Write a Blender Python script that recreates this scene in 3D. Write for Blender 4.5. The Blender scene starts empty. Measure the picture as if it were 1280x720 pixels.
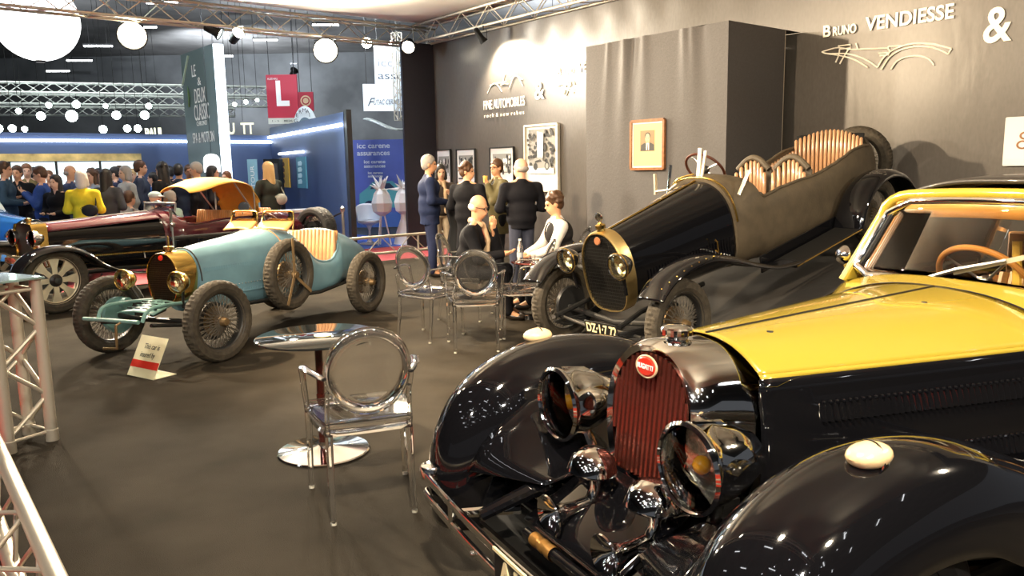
import bpy, bmesh, math, random
import numpy as np
from mathutils import Vector, Matrix, Euler
SC = bpy.context.scene
COL = SC.collection
PI = math.pi
random.seed(4)
# ------------------------------------------------------------------ camera, world, exposure
CAMH = 1.6
cam = bpy.data.objects.new('camera', bpy.data.cameras.new('camera'))
COL.objects.link(cam)
th, ro = math.radians(8.7), math.radians(1.0)
fw = Vector((0, math.cos(th), -math.sin(th))); u0 = Vector((0, math.sin(th), math.cos(th))); r0 = Vector((1, 0, 0))
rt = r0*math.cos(ro) - u0*math.sin(ro); upv = u0*math.cos(ro) + r0*math.sin(ro)
cam.matrix_world = Matrix(((rt.x, upv.x, -fw.x, 0), (rt.y, upv.y, -fw.y, 0), (rt.z, upv.z, -fw.z, CAMH), (0, 0, 0, 1)))
cam.data.sensor_width = 36.0
cam.data.lens = 36.0*980/1280
cam.data.clip_start = 0.05; cam.data.clip_end = 200
SC.camera = cam
SC.view_settings.view_transform = 'Standard'
SC.view_settings.look = 'None'
SC.view_settings.gamma = 1
SC.view_settings.use_curve_mapping = False
SC.view_settings.exposure = 0.35
SC.cycles.max_bounces = 12
SC.cycles.transmission_bounces = 12
SC.cycles.transparent_max_bounces = 16
SC.cycles.glossy_bounces = 6
SC.cycles.diffuse_bounces = 3
SC.cycles.caustics_reflective = False
SC.cycles.caustics_refractive = False
SC.cycles.sample_clamp_indirect = 6
SC.cycles.use_denoising = True
W = bpy.data.worlds.new('hall_air'); SC.world = W; W.use_nodes = True
W.node_tree.nodes['Background'].inputs[0].default_value = (0.62, 0.66, 0.74, 1)
W.node_tree.nodes['Background'].inputs[1].default_value = 0.10

U = Vector((.623, -.782, 0)); V = Vector((.782, .623, 0)); Z3 = Vector((0, 0, 1))
CORNER = Vector((-1.54, 16.6, 0))
def UV(u, v, z=0): return U*u + V*v + Z3*z
def WL(s, h, out=0): return CORNER + U*s - V*out + Z3*h

# ------------------------------------------------------------------ materials
MATS = {}
def mat(name, col, rough=.5, metal=0, coat=0, trans=0, ior=1.45, emit=None, es=0, bump=0, bscale=60, noise=0, nscale=6, spec=.5, sheen=0, alpha=1, stretch=None):
    if name in MATS: return MATS[name]
    m = bpy.data.materials.new(name); m.use_nodes = True
    nt = m.node_tree; b = nt.nodes['Principled BSDF']; I = b.inputs
    c = (*col, 1) if len(col) == 3 else col
    I['Base Color'].default_value = c; I['Roughness'].default_value = rough; I['Metallic'].default_value = metal
    I['Coat Weight'].default_value = coat; I['Coat Roughness'].default_value = .03
    I['Transmission Weight'].default_value = trans; I['IOR'].default_value = ior
    I['Specular IOR Level'].default_value = spec; I['Sheen Weight'].default_value = sheen; I['Alpha'].default_value = alpha
    if emit: I['Emission Color'].default_value = (*emit, 1); I['Emission Strength'].default_value = es
    if noise or bump:
        tc = nt.nodes.new('ShaderNodeTexCoord'); mp = nt.nodes.new('ShaderNodeMapping')
        nt.links.new(tc.outputs['Object'], mp.inputs[0])
        if stretch: mp.inputs['Scale'].default_value = stretch
    if noise:
        n = nt.nodes.new('ShaderNodeTexNoise'); n.inputs['Scale'].default_value = nscale; n.inputs['Detail'].default_value = 6
        nt.links.new(mp.outputs[0], n.inputs['Vector'])
        r = nt.nodes.new('ShaderNodeMapRange'); r.inputs[1].default_value = .3; r.inputs[2].default_value = .7
        r.inputs[3].default_value = 1-noise; r.inputs[4].default_value = 1+noise
        nt.links.new(n.outputs[0], r.inputs[0])
        mx = nt.nodes.new('ShaderNodeMix'); mx.data_type = 'RGBA'; mx.blend_type = 'MULTIPLY'; mx.inputs[0].default_value = 1
        mx.inputs[6].default_value = c; nt.links.new(r.outputs[0], mx.inputs[7]); nt.links.new(mx.outputs[2], I['Base Color'])
    if bump:
        n = nt.nodes.new('ShaderNodeTexNoise'); n.inputs['Scale'].default_value = bscale; n.inputs['Detail'].default_value = 4
        nt.links.new(mp.outputs[0], n.inputs['Vector'])
        bp = nt.nodes.new('ShaderNodeBump'); bp.inputs['Strength'].default_value = bump; bp.inputs['Distance'].default_value = .01
        nt.links.new(n.outputs[0], bp.inputs['Height']); nt.links.new(bp.outputs[0], I['Normal'])
    MATS[name] = m
    return m
CHROME = mat('chrome', (.78, .77, .74), .06, 1)
BRASS = mat('brass', (.80, .55, .16), .18, 1)
STEEL = mat('steel', (.45, .44, .42), .3, 1)
ALU = mat('truss_aluminium', (.60, .55, .45), .38, .6, bump=.1, bscale=40)
BLACKP = mat('black_paint', (.004, .004, .005), .08, 0, coat=1, spec=.08)
BLACKM = mat('black_matte', (.007, .007, .007), .6, spec=.25)
RUBBER = mat('tyre_rubber', (.046, .037, .025), .8, bump=.3, bscale=90, noise=.35, nscale=25)
RUBBERB = mat('clean_tyre_rubber', (.022, .021, .020), .6, bump=.15, bscale=60)
YELLOW = mat('yellow_paint', (.36, .26, .028), .2, coat=1)
GLASS = mat('clear_glass', (1, 1, 1), 0, trans=1, ior=1.45)
def pane_mat(name, tint=(1, 1, 1), ior=1.5, rough=0.0):
    m = bpy.data.materials.new(name); m.use_nodes = True; nt = m.node_tree; nt.nodes.clear()
    o = nt.nodes.new('ShaderNodeOutputMaterial'); mx = nt.nodes.new('ShaderNodeMixShader'); f = nt.nodes.new('ShaderNodeFresnel'); f.inputs[0].default_value = ior
    t = nt.nodes.new('ShaderNodeBsdfTransparent'); t.inputs[0].default_value = (*tint, 1); g = nt.nodes.new('ShaderNodeBsdfGlossy'); g.inputs['Roughness'].default_value = rough
    nt.links.new(f.outputs[0], mx.inputs[0]); nt.links.new(t.outputs[0], mx.inputs[1]); nt.links.new(g.outputs[0], mx.inputs[2]); nt.links.new(mx.outputs[0], o.inputs[0])
    MATS[name] = m; return m
PANE = pane_mat('window_pane', (.93, .93, .90), 1.35)
POLY = mat('clear_polycarbonate', (.97, .96, .93), .03, trans=.985, ior=1.45)
TAN = mat('tan_leather', (.50, .24, .08), .42, bump=.25, bscale=50, noise=.25)
MIRROR = mat('headlamp_reflector', (.96, .90, .70), .30, 1)
MIRRORC = mat('clear_fluted_reflector', (.95, .92, .84), .16, 1, bump=.5, bscale=26)
MIRRORS = mat('fluted_reflector', (.95, .84, .55), .25, 1, bump=1.0, bscale=38)
WHITEP = mat('white_lettering', (.88, .86, .80), .6)
SKIN = mat('skin', (.62, .33, .21), .5)
DARKM = mat('dark_metal', (.05, .05, .05), .4, .7)

# ------------------------------------------------------------------ mesh builder
def V3(p): return Vector(p)
class MB:
    def __init__(s): s.v = []; s.f = []
    def add(s, vs, fs):
        o = len(s.v); s.v += [tuple(p) for p in vs]; s.f += [tuple(i+o for i in f) for f in fs]; return s
    def box(s, c, d, R=None):
        c = V3(c); P = []
        for sx in (-.5, .5):
            for sy in (-.5, .5):
                for sz in (-.5, .5):
                    q = Vector((sx*d[0], sy*d[1], sz*d[2]))
                    if R is not None: q = R @ q
                    P.append(c+q)
        return s.add(P, [(0, 1, 3, 2), (4, 6, 7, 5), (0, 4, 5, 1), (2, 3, 7, 6), (0, 2, 6, 4), (1, 5, 7, 3)])
    def bar(s, a, b, w, h, up=(0, 0, 1)):
        a, b = V3(a), V3(b); d = (b-a); L = d.length; d.normalize(); x = d.cross(V3(up))
        if x.length < 1e-4: x = d.cross(Vector((1, 0, 0)))
        x.normalize(); z = x.cross(d)
        R = Matrix((x, d, z)).transposed()
        return s.box((a+b)/2, (w, L, h), R)
    def loft(s, rings, cap=True, closed=True, loop=False):
        n = len(rings[0]); vs = [p for r in rings for p in r]; fs = []
        m = len(rings)
        for i in range(m if loop else m-1):
            j = (i+1) % m
            for k in range(n if closed else n-1):
                l = (k+1) % n
                fs.append((i*n+k, i*n+l, j*n+l, j*n+k))
        if cap and not loop and closed:
            fs.append(tuple(reversed(range(n)))); fs.append(tuple((m-1)*n+k for k in range(n)))
        return s.add(vs, fs)
    def tube(s, pts, r, seg=8, closed=False, cap=True, flat=None):
        pts = [V3(p) for p in pts]; n = len(pts)
        rs = r if isinstance(r, (list, tuple)) else [r]*n
        rings = []; prev = None
        for i, p in enumerate(pts):
            if closed: t = pts[(i+1) % n]-pts[i-1]
            else: t = pts[min(i+1, n-1)]-pts[max(i-1, 0)]
            if t.length < 1e-9: t = Vector((0, 0, 1))
            t.normalize()
            if prev is None:
                a = Vector((0, 0, 1)) if abs(t.z) < .9 else Vector((1, 0, 0))
                x = t.cross(a).normalized()
            else:
                x = prev - t*prev.dot(t)
                if x.length < 1e-6: x = t.cross(Vector((0, 0, 1)))
                x.normalize()
            prev = x; y = t.cross(x)
            fy = 1 if flat is None else flat
            rings.append([p + (x*math.cos(2*PI*k/seg) + y*math.sin(2*PI*k/seg)*fy)*rs[i] for k in range(seg)])
        return s.loft(rings, cap, True, closed)
    def lathe(s, prof, o=(0, 0, 0), ax=(0, 0, 1), seg=24, a0=0, a1=2*PI, mod=None):
        o = V3(o); ax = V3(ax).normalized()
        a = Vector((0, 0, 1)) if abs(ax.z) < .9 else Vector((1, 0, 0))
        x = ax.cross(a).normalized(); y = ax.cross(x)
        full = abs(a1-a0-2*PI) < 1e-6
        rings = []
        for j, (r, h) in enumerate(prof):
            ring = []
            for k in range(seg if full else seg+1):
                t = a0+(a1-a0)*k/seg
                rr = max(r, 1e-5)
                if mod: rr = mod(j, k, rr)
                ring.append(o+ax*h+(x*math.cos(t)+y*math.sin(t))*rr)
            rings.append(ring)
        return s.loft(rings, cap=False, closed=full)
    def sphere(s, c, r, seg=16, R=None):
        if not isinstance(r, (tuple, list)): r = (r, r, r)
        c = V3(c); rings = []
        m = max(6, seg//2)
        for i in range(m+1):
            a = PI*i/m; ring = []
            for k in range(seg):
                t = 2*PI*k/seg; rr = max(math.sin(a), 1e-4)
                q = Vector((r[0]*rr*math.cos(t), r[1]*rr*math.sin(t), -r[2]*math.cos(a)))
                if R is not None: q = R @ q
                ring.append(c+q)
            rings.append(ring)
        return s.loft(rings, cap=True)
    def torus(s, c, ax, R, r, seg=32, sub=8, flat=1):
        prof = [(R+r*math.cos(2*PI*k/sub), r*flat*math.sin(2*PI*k/sub)) for k in range(sub+1)]
        return s.lathe(prof, c, ax, seg)
    def prism(s, poly, o, X, Y, t):
        o, X, Y = V3(o), V3(X), V3(Y); N = X.cross(Y).normalized()
        a = [o+X*p[0]+Y*p[1] for p in poly]; b = [p+N*t for p in a]
        return s.loft([a, b], True)
    def quad(s, *p): return s.add(p, [tuple(range(len(p)))])
    def grid(s, fn, nu, nv, thick=None):
        vs = []; fs = []
        for i in range(nu+1):
            for j in range(nv+1): vs.append(fn(i/nu, j/nv))
        for i in range(nu):
            for j in range(nv):
                a = i*(nv+1)+j; fs.append((a, a+1, a+nv+2, a+nv+1))
        return s.add(vs, fs)
    def build(s, name, m, parent=None, smooth=True, ang=35, solid=0, bevel=0, fix=True):
        me = bpy.data.meshes.new(name); me.from_pydata(s.v, [], s.f)
        if fix:
            bm = bmesh.new(); bm.from_mesh(me); bmesh.ops.remove_doubles(bm, verts=bm.verts, dist=1e-5)
            bmesh.ops.recalc_face_normals(bm, faces=bm.faces); bm.to_mesh(me); bm.free()
        me.update()
        if smooth:
            me.polygons.foreach_set('use_smooth', [True]*len(me.polygons))
            me.set_sharp_from_angle(angle=math.radians(ang))
        me.materials.append(m)
        o = bpy.data.objects.new(name, me); COL.objects.link(o)
        if parent: o.parent = parent
        if solid:
            md = o.modifiers.new('s', 'SOLIDIFY'); md.thickness = solid; md.offset = 0
        if bevel:
            md = o.modifiers.new('b', 'BEVEL'); md.width = bevel; md.segments = 2; md.limit_method = 'ANGLE'
        return o
def tag(o, label=None, cat=None, group=None, kind=None):
    if label: o['label'] = label
    if cat: o['category'] = cat
    if group: o['group'] = group
    if kind: o['kind'] = kind
    return o
def empty(name, loc=(0, 0, 0), rz=0, parent=None, rot=None):
    o = bpy.data.objects.new(name, None); COL.objects.link(o); o.location = loc
    o.rotation_euler = rot if rot else (0, 0, rz); o.empty_display_size = .1
    if parent: o.parent = parent
    return o
def copy_tree(o, parent=None):
    c = o.copy(); COL.objects.link(c)
    if parent: c.parent = parent
    for ch in list(o.children): copy_tree(ch, c)
    return c
def mesh_copy(src, name, parent, loc=None, rot=None, scale=None):
    c = src.copy(); c.name = name; COL.objects.link(c); c.parent = parent
    if loc is not None: c.location = loc
    if rot is not None: c.rotation_euler = rot
    if scale is not None: c.scale = scale
    return c
def text(name, s, size, m, parent, loc, X, Y, ext=.002, align='LEFT', bold=0, width=None, shear=0):
    """lettering as a mesh: X runs along the line, Y up"""
    cu = bpy.data.curves.new(name, 'FONT'); cu.body = s; cu.size = size; cu.extrude = ext; cu.align_x = align
    cu.offset = bold; cu.shear = shear; cu.resolution_u = 4
    tmp = bpy.data.objects.new(name, cu); COL.objects.link(tmp)
    bpy.context.view_layer.update()
    me = bpy.data.meshes.new_from_object(tmp.evaluated_get(bpy.context.evaluated_depsgraph_get()))
    w = max(tmp.dimensions.x, 1e-4)
    bpy.data.objects.remove(tmp); bpy.data.curves.remove(cu)
    me.name = name; me.materials.clear(); me.materials.append(m)
    o = bpy.data.objects.new(name, me); COL.objects.link(o)
    X, Y = V3(X).normalized(), V3(Y).normalized(); N = X.cross(Y)
    if width: X = X*(width/w)
    M = Matrix(((X.x, Y.x, N.x, loc[0]), (X.y, Y.y, N.y, loc[1]), (X.z, Y.z, N.z, loc[2]), (0, 0, 0, 1)))
    if parent: o.parent = parent
    o.matrix_local = M
    return o

# ------------------------------------------------------------------ signed-distance solids turned into one smooth surface
def sdf_mesh(prims, voxel, k=.02, subs=()):
    P = []
    for p in prims:
        if p[0] == 'c':
            a, b = np.array(p[1], float), np.array(p[3], float); r = max(p[2], p[4]); P.append((np.minimum(a, b)-r, np.maximum(a, b)+r))
        else:
            c = np.array(p[1], float); r = max(p[2]); P.append((c-r, c+r))
    lo = np.min([q[0] for q in P], 0)-3*voxel-k; hi = np.max([q[1] for q in P], 0)+3*voxel+k
    n = np.ceil((hi-lo)/voxel).astype(int)+1
    D = np.full(n, .5)
    ax = [lo[i]+voxel*np.arange(n[i]) for i in range(3)]
    def ev(p, sl):
        X, Y, Z = np.meshgrid(ax[0][sl[0]], ax[1][sl[1]], ax[2][sl[2]], indexing='ij')
        if p[0] == 'c':
            a, b = np.array(p[1], float), np.array(p[3], float); ra, rb = p[2], p[4]
            ba = b-a; L = max(ba@ba, 1e-9)
            t = np.clip(((X-a[0])*ba[0]+(Y-a[1])*ba[1]+(Z-a[2])*ba[2])/L, 0, 1)
            return np.sqrt((X-a[0]-ba[0]*t)**2+(Y-a[1]-ba[1]*t)**2+(Z-a[2]-ba[2]*t)**2)-(ra+(rb-ra)*t)
        c, r = np.array(p[1], float), np.array(p[2], float)
        x, y, z = X-c[0], Y-c[1], Z-c[2]
        if len(p) > 3 and p[3] is not None:
            R = np.array(p[3]).T; x, y, z = (R[0, 0]*x+R[0, 1]*y+R[0, 2]*z, R[1, 0]*x+R[1, 1]*y+R[1, 2]*z, R[2, 0]*x+R[2, 1]*y+R[2, 2]*z)
        k0 = np.sqrt((x/r[0])**2+(y/r[1])**2+(z/r[2])**2); k1 = np.sqrt((x/r[0]**2)**2+(y/r[1]**2)**2+(z/r[2]**2)**2)
        return k0*(k0-1)/np.maximum(k1, 1e-6)
    for p, (l, h) in zip(prims, P):
        i0 = np.maximum(((l-lo-3*voxel-k)/voxel).astype(int), 0); i1 = np.minimum(((h-lo+3*voxel+k)/voxel).astype(int)+1, n)
        sl = tuple(slice(a, b) for a, b in zip(i0, i1))
        d = ev(p, sl); A = D[sl]
        hh = np.clip(.5+.5*(A-d)/k, 0, 1)
        D[sl] = A*(1-hh)+d*hh-k*hh*(1-hh)
    for p in subs:
        d = ev(p, (slice(None),)*3); D = np.maximum(D, -d)
    ins = D < 0
    idx = -np.ones(np.array(n)-1, int)
    cnt = np.zeros(np.array(n)-1); acc = np.zeros((*(np.array(n)-1), 3))
    S = [slice(0, -1), slice(1, None)]
    corners = [(i, j, l) for i in (0, 1) for j in (0, 1) for l in (0, 1)]
    for c0 in corners:
        for axx in range(3):
            if c0[axx] == 0:
                c1 = list(c0); c1[axx] = 1
                a = D[tuple(S[q] for q in c0)]; b = D[tuple(S[q] for q in c1)]
                cr = (a < 0) != (b < 0)
                t = np.where(cr, a/np.where(cr, a-b, 1), 0)
                for q in range(3):
                    acc[..., q] += np.where(cr, (c0[q] if q != axx else 0)+(t if q == axx else 0), 0)
                cnt += cr
    act = cnt > 0
    idx[act] = np.arange(act.sum())
    ijk = np.argwhere(act)
    vs = lo+voxel*(ijk+acc[act]/cnt[act][:, None])
    fs = []
    for axx in range(3):
        o1, o2 = (axx+1) % 3, (axx+2) % 3
        a = [slice(1, -1)]*3; a[axx] = slice(0, -1); b = list(a); b[axx] = slice(1, None)
        A, B = ins[tuple(a)], ins[tuple(b)]
        for flag, m in ((0, A & ~B), (1, ~A & B)):
            q = np.argwhere(m)
            if not len(q): continue
            q = q.copy(); base = q.copy()
            for t in range(3):
                if t != axx: base[:, t] += 1
            def cell(d1, d2):
                c = base.copy(); c[:, o1] += d1; c[:, o2] += d2
                return idx[c[:, 0], c[:, 1], c[:, 2]]
            quad = np.stack([cell(-1, -1), cell(0, -1), cell(0, 0), cell(-1, 0)], 1)
            if flag: quad = quad[:, ::-1]
            fs.append(quad)
    F = np.concatenate(fs)
    F = F[(F >= 0).all(1)]
    return vs, F
def sdf_obj(name, prims, voxel, m, parent=None, k=.02, subs=(), extra=None):
    vs, F = sdf_mesh(prims, voxel, k, subs)
    mb = MB(); mb.v = [tuple(p) for p in vs.tolist()]; mb.f = [tuple(f) for f in F.tolist()]
    if extra: mb.add(extra.v, extra.f)
    return mb.build(name, m, parent, ang=80, fix=False)
# ------------------------------------------------------------------ lamps of the stand and of the hall
WARM = (1.0, .84, .62)
LENS_W = mat('lit_spot_lens', (1, .9, .7), .4, emit=(1, .88, .66), es=60)
LENS_C = mat('lit_cool_lens', (.9, 1, .9), .4, emit=(.80, 1, .92), es=25)
TUBE_L = mat('lit_tube', (1, 1, 1), .4, emit=(.95, .97, 1), es=14)
def light(name, kind, loc, power, col, size=.2, target=None, spot=1.2, blend=.6, parent=None):
    ld = bpy.data.lights.new(name, kind); ld.energy = power; ld.color = col
    if kind == 'SPOT': ld.spot_size = spot; ld.spot_blend = blend; ld.shadow_soft_size = size
    elif kind == 'AREA': ld.size = size
    else: ld.shadow_soft_size = size
    o = bpy.data.objects.new(name, ld); COL.objects.link(o)
    loc = V3(loc)
    if parent: o.parent = parent
    o.location = loc
    if target is not None: o.rotation_euler = (V3(target)-loc).to_track_quat('-Z', 'Y').to_euler()
    return o
def floodlight(loc, target, power, label, r=.11, col=WARM, spot=1.9, group='floodlights clamped on the stand truss', lens=None):
    """round can lamp hanging from the truss; its lens faces the target"""
    t = empty('floodlight', loc); d = (V3(target)-V3(loc)).normalized()
    tag(t, label, 'spotlight', group)
    MB().lathe([(r*.35, -.26), (r*.7, -.24), (r*.75, -.06), (r*1.05, 0), (r*1.1, .03), (r*1.02, .03), (r*.95, .0), (.0, -.0)], (0, 0, 0), d, 24).build('lamp_can', BLACKM, t)
    MB().lathe([(0, .012), (r*.6, .012), (r*.96, .008)], (0, 0, 0), d, 24).build('lens', lens or LENS_W, t)
    top = 4.12-loc[2] if loc[2] < 4.1 else 9.1-loc[2]
    MB().tube([(-.9*r, 0, 0), (-.9*r, 0, top*.7 if top < 1 else .3), (.9*r, 0, top*.7 if top < 1 else .3), (.9*r, 0, 0)], .008).tube([(0, 0, top*.7 if top < 1 else .3), (0, 0, top)], .012).build('bracket', DARKM, t)
    light('beam', 'SPOT', d*.06, power, col, r*.9, d*2, spot, .5, t)
    return t
floodlight((-6.27, 13.6, 3.9), (-2.5, 4.5, 0), 2200, 'blazing warm floodlight under the far truss, right of the big white balloon', .22, spot=2.0)
floodlight((-3.45, 15.35, 3.86), (.2, 5.5, 0), 2200, 'blazing warm floodlight under the far truss, above the red letter sign', .22, spot=2.0)
floodlight((-1.95, 15.9, 3.98), (-1.9, 9, 0), 260, 'small bright floodlight in the truss corner beside the grey wall', .12)
floodlight(WL(2.3, 3.86, .42), WL(2.5, 3.2, 0), 400, 'floodlight on the wall truss washing the painted emblem', .07, spot=2.2)
floodlight(UV(-8.6, .5, 4.0), (3.0, 8.6, 1.0), 2700, 'warm floodlight on the aisle side truss above the tower', .14, (1, .77, .50), 1.7)
floodlight(UV(-4.2, .5, 4.0), (2.6, 7.2, 1.0), 1500, 'unseen warm fill floodlight on the aisle side truss, second along', .14, (1, .79, .54), 1.8)  # from here to the parked cars lamp: out of view, added as fill
floodlight(UV(-.8, .5, 4.0), (1.6, 4.2, .6), 800, 'unseen warm fill floodlight on the aisle side truss, third along', .14, spot=1.8)
floodlight(UV(2.4, 1.4, 4.0), (2.6, 4.6, 1.2), 650, 'unseen warm fill floodlight at the near end of the aisle side truss', .14, spot=2.0)
floodlight(UV(1.5, 7.6, 4.0), (1.5, 3.5, .4), 600, 'unseen warm fill floodlight on the near end truss by the wall', .14, spot=2.0)  # out-of-view lamp, added as fill from the wall side
floodlight(UV(-11.4, .6, 4.0), (-3.2, 9.5, .5), 1500, 'unseen warm fill floodlight on the aisle side truss beside the parked cars', .14, spot=2.0)  # out-of-view lamp, added as fill for the parked cars

floodlight(UV(-14.22, 4.9, 4.0), WL(2.2, 1.3, 0), 330, 'added cool floodlight on the far truss tinting the poster wall', .10, (.62, .82, 1.0), 1.5, lens=LENS_C)  # added lamp, stands in for cool hall light on the left wall
floodlight((-4.6, -3.4, 5.6), (-1.5, 1.6, 0), 900, 'added neutral floodlight brightening the red aisle behind the viewer', .16, (1, .93, .84), 2.3, group='added floodlights over the red aisle')  # added pair, lights the red carpet mirrored in the headlamps
floodlight((2.2, -5.0, 5.6), (1.2, -1.2, 0), 900, 'added neutral floodlight brightening the red aisle behind the viewer', .16, (1, .93, .84), 2.3, group='added floodlights over the red aisle')
# ------------------------------------------------------------------ floors
CARPET = mat('charcoal_carpet', (.036, .030, .022), .95, bump=.6, bscale=240, noise=.25, nscale=2.2, spec=.1)
REDC = mat('red_carpet', (.52, .045, .02), .95, bump=.5, bscale=200, noise=.12, spec=.1)
BLUEC = mat('blue_carpet', (.06, .13, .50), .8, bump=.3, bscale=120)
PINKC = mat('aisle_carpet', (.50, .09, .10), .9, bump=.3, bscale=150, noise=.1)
HALLF = mat('hall_concrete', (.10, .10, .11), .6, noise=.2, bump=.1)
def slab(name, pts, m, z=0, t=.02, kind='structure'):
    a = [Vector((p[0], p[1], z)) for p in pts]; b = [p-Vector((0, 0, t)) for p in a]
    return tag(MB().loft([b, a]).build(name, m, smooth=False), kind=kind)
slab('floor', [(-60, -30), (40, -30), (40, 60), (-60, 60)], HALLF, -.05)
slab('floor_carpet', [UV(-12.35, .25), UV(6, .25), UV(6, 9.14), UV(-12.35, 9.14)], CARPET, 0, .04)
slab('floor_red_aisle', [UV(-12.35, -3.6), UV(9, -3.6), UV(9, .2), UV(-12.35, .2)], REDC, -.01, .03)
slab('floor_aisle_crossing', [UV(-14.6, -6), UV(-12.38, -6), UV(-12.38, 9.5), UV(-14.6, 9.5)], PINKC, -.01, .03)
slab('floor_blue_stand', [UV(-20, 2), UV(-14.62, 2), UV(-14.62, 9.4), UV(-20, 9.4)], BLUEC, -.005, .03)

# ------------------------------------------------------------------ stand wall in grey fabric
FAB = mat('grey_wall_fabric', (.088, .078, .069), .34, bump=.35, bscale=7, noise=.10, nscale=40, spec=.55, stretch=(1, 1, .35))
FABB = mat('box_fabric', (.068, .063, .062), .6, bump=.25, bscale=30, noise=.12, nscale=60, spec=.35)
FABD = mat('dark_return_fabric', (.018, .018, .028), .6, bump=.2, bscale=30)
WALLH = 4.12
def wall_grid(s0, s1, h0, h1, out=0, nu=60, nv=30, f=None):
    def fn(a, b):
        s = s0+(s1-s0)*a; h = h0+(h1-h0)*b
        d = f(s, h) if f else 0
        return WL(s, h, out+d)
    return fn
def wrinkle(s, h): return .006*math.sin(s*2.1+1.3*math.sin(h*1.7))+.010*math.exp(-((h-4.0)/.25)**2)*math.sin(s*9)
mb = MB(); fr = wall_grid(0, 14, 0, WALLH, 0, f=wrinkle); mb.grid(fr, 180, 40)
bk = [WL(0, 0, -.1), WL(14, 0, -.1), WL(14, WALLH, -.1), WL(0, WALLH, -.1)]; mb.quad(*bk)
tag(mb.build('wall_right', FAB, ang=60), kind='structure')
mb = MB(); mb.box(((WL(0, 0)+WL(0, 0, .76))/2)+Vector((0, 0, WALLH/2)), (.76, .06, WALLH), Matrix.Rotation(math.atan2(V.y, V.x), 3, 'Z'))
tag(mb.build('wall_return', FABD, smooth=False), kind='structure')
# storage box clad in the same cloth, gathered along its top edge
BX0, BX1, BD, BH = 6.03, 8.33, 1.48, 3.2
def gather(s, h):
    g = 0
    for c, w, a in ((6.45, .03, .02), (6.75, .05, .05), (6.86, .03, -.03), (7.08, .06, .03), (7.7, .05, .035), (7.82, .04, .03), (7.95, .05, -.02)):
        g += a*math.exp(-((s-c-(BH-h)*.08*(c-7.2))/(w+.06*(BH-h)))**2)*math.exp(-(BH-h)/.75)
    return g+.006*math.sin(s*5+h)
mb = MB(); mb.grid(wall_grid(BX0, BX1, 0, BH, BD, f=gather), 110, 50)
mb.quad(WL(BX0, 0, BD), WL(BX0, BH, BD), WL(BX0, BH, .02), WL(BX0, 0, .02))
mb.quad(WL(BX0, BH, BD), WL(BX1, BH, BD), WL(BX1, BH, .02), WL(BX0, BH, .02))
mb.quad(WL(BX1, 0, BD), WL(BX1, BH, BD), WL(BX1, BH, .36), WL(BX1, 0, .36))
tag(mb.build('wall_box', FABB, ang=50), kind='structure')
mb = MB(); mb.box(WL(BX1-.03, BH/2, .335)+Vector((0, 0, .0)), (.03, .03, BH), Matrix.Rotation(math.atan2(U.y, U.x), 3, 'Z'))
tag(mb.build('trim_1', mat('edge_strip', (.55, .48, .38), .5), smooth=False), kind='structure')
# stretched white ceiling cloth over the stand
CLOTH = mat('white_ceiling_cloth', (.80, .78, .72), .8, bump=.1, bscale=8)
def cc(a, b):
    u = -14.1+a*17; v = .3+b*9.0
    return UV(u, v, 4.52-.05*math.sin(PI*b)*abs(math.sin(a*PI*6))+.015*math.sin(u*3))
tag(MB().grid(cc, 96, 24).build('ceiling', CLOTH, ang=80, solid=.01), kind='structure')

# ------------------------------------------------------------------ trusses
def truss(name, p0, p1, w, label, cat='truss', group=None, cr=.024, br=.010, step=None, tri=False):
    p0, p1 = V3(p0), V3(p1); d = p1-p0; L = d.length; d.normalize()
    side = d.cross(Z3)
    if side.length < .1: side = U.copy()
    side.normalize(); up = side.cross(d).normalized()
    t = empty(name, p0); tag(t, label, cat, group)
    offs = [(-.5, -.5), (.5, -.5), (.5, .5), (-.5, .5)]
    C = [side*(a*w)+up*(b*w) for a, b in offs]
    for c in C: MB().tube([c, c+d*L], cr, 10).build('chord', ALU, t)
    n = max(1, int(round(L/(step or w*1.0)))); mb = MB()
    for k in range(4):
        a, b = C[k], C[(k+1) % 4]
        for i in range(n):
            q0, q1 = (a, b) if (i+k) % 2 == 0 else (b, a)
            mb.tube([q0+d*(L*i/n), q1+d*(L*(i+1)/n)], br, 6)
        mb.tube([a, b], br, 6); mb.tube([a+d*L, b+d*L], br, 6)
    mb.build('bracing', ALU, t)
    return t
TW = .34
truss('truss', UV(-14.25, .3, 4.28), UV(-14.25, 9.3, 4.28), TW, 'long overhead box truss crossing behind the stand, carrying the two floodlights', step=.42)
truss('truss', WL(-.1, 4.30, .22), WL(13, 4.30, .22), TW, 'overhead box truss running along the top of the grey wall', step=.42)
truss('truss', UV(-13.85, .35, 4.28), UV(3.2, .35, 4.28), TW, 'overhead box truss on the aisle side of the stand', step=.42)
# low barrier trusses round the stand
def low_barrier(p0, p1, label, h=.40, dv=None):
    t = empty('barrier', p0); tag(t, label, 'barrier')
    p0, p1 = V3(p0), V3(p1); L = (p1-p0).length; d = (p1-p0).normalized()
    side = d.cross(Z3)
    a = Vector((0, 0, h)); b = Vector((0, 0, .16))
    MB().tube([a, a+d*L], .026, 12).build('top_rail', ALU, t)
    MB().tube([b, b+d*L], .024, 12).build('bottom_rail', ALU, t)
    n = int(L/.3); mb = MB()
    for i in range(n):
        q = (a, b) if i % 2 == 0 else (b, a)
        mb.tube([q[0]+d*(L*i/n), q[1]+d*(L*(i+1)/n)], .009, 6)
    mb.build('bracing', ALU, t)
    for i in range(max(2, int(L/2.2))+1):
        q = d*(L*i/max(2, int(L/2.2)))
        MB().tube([q+a, q], .018, 10).lathe([(0, 0), (.09, 0), (.09, .012), (0, .014)], q, (0, 0, 1), 20).build('stand_foot', ALU, t)
    return t
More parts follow.
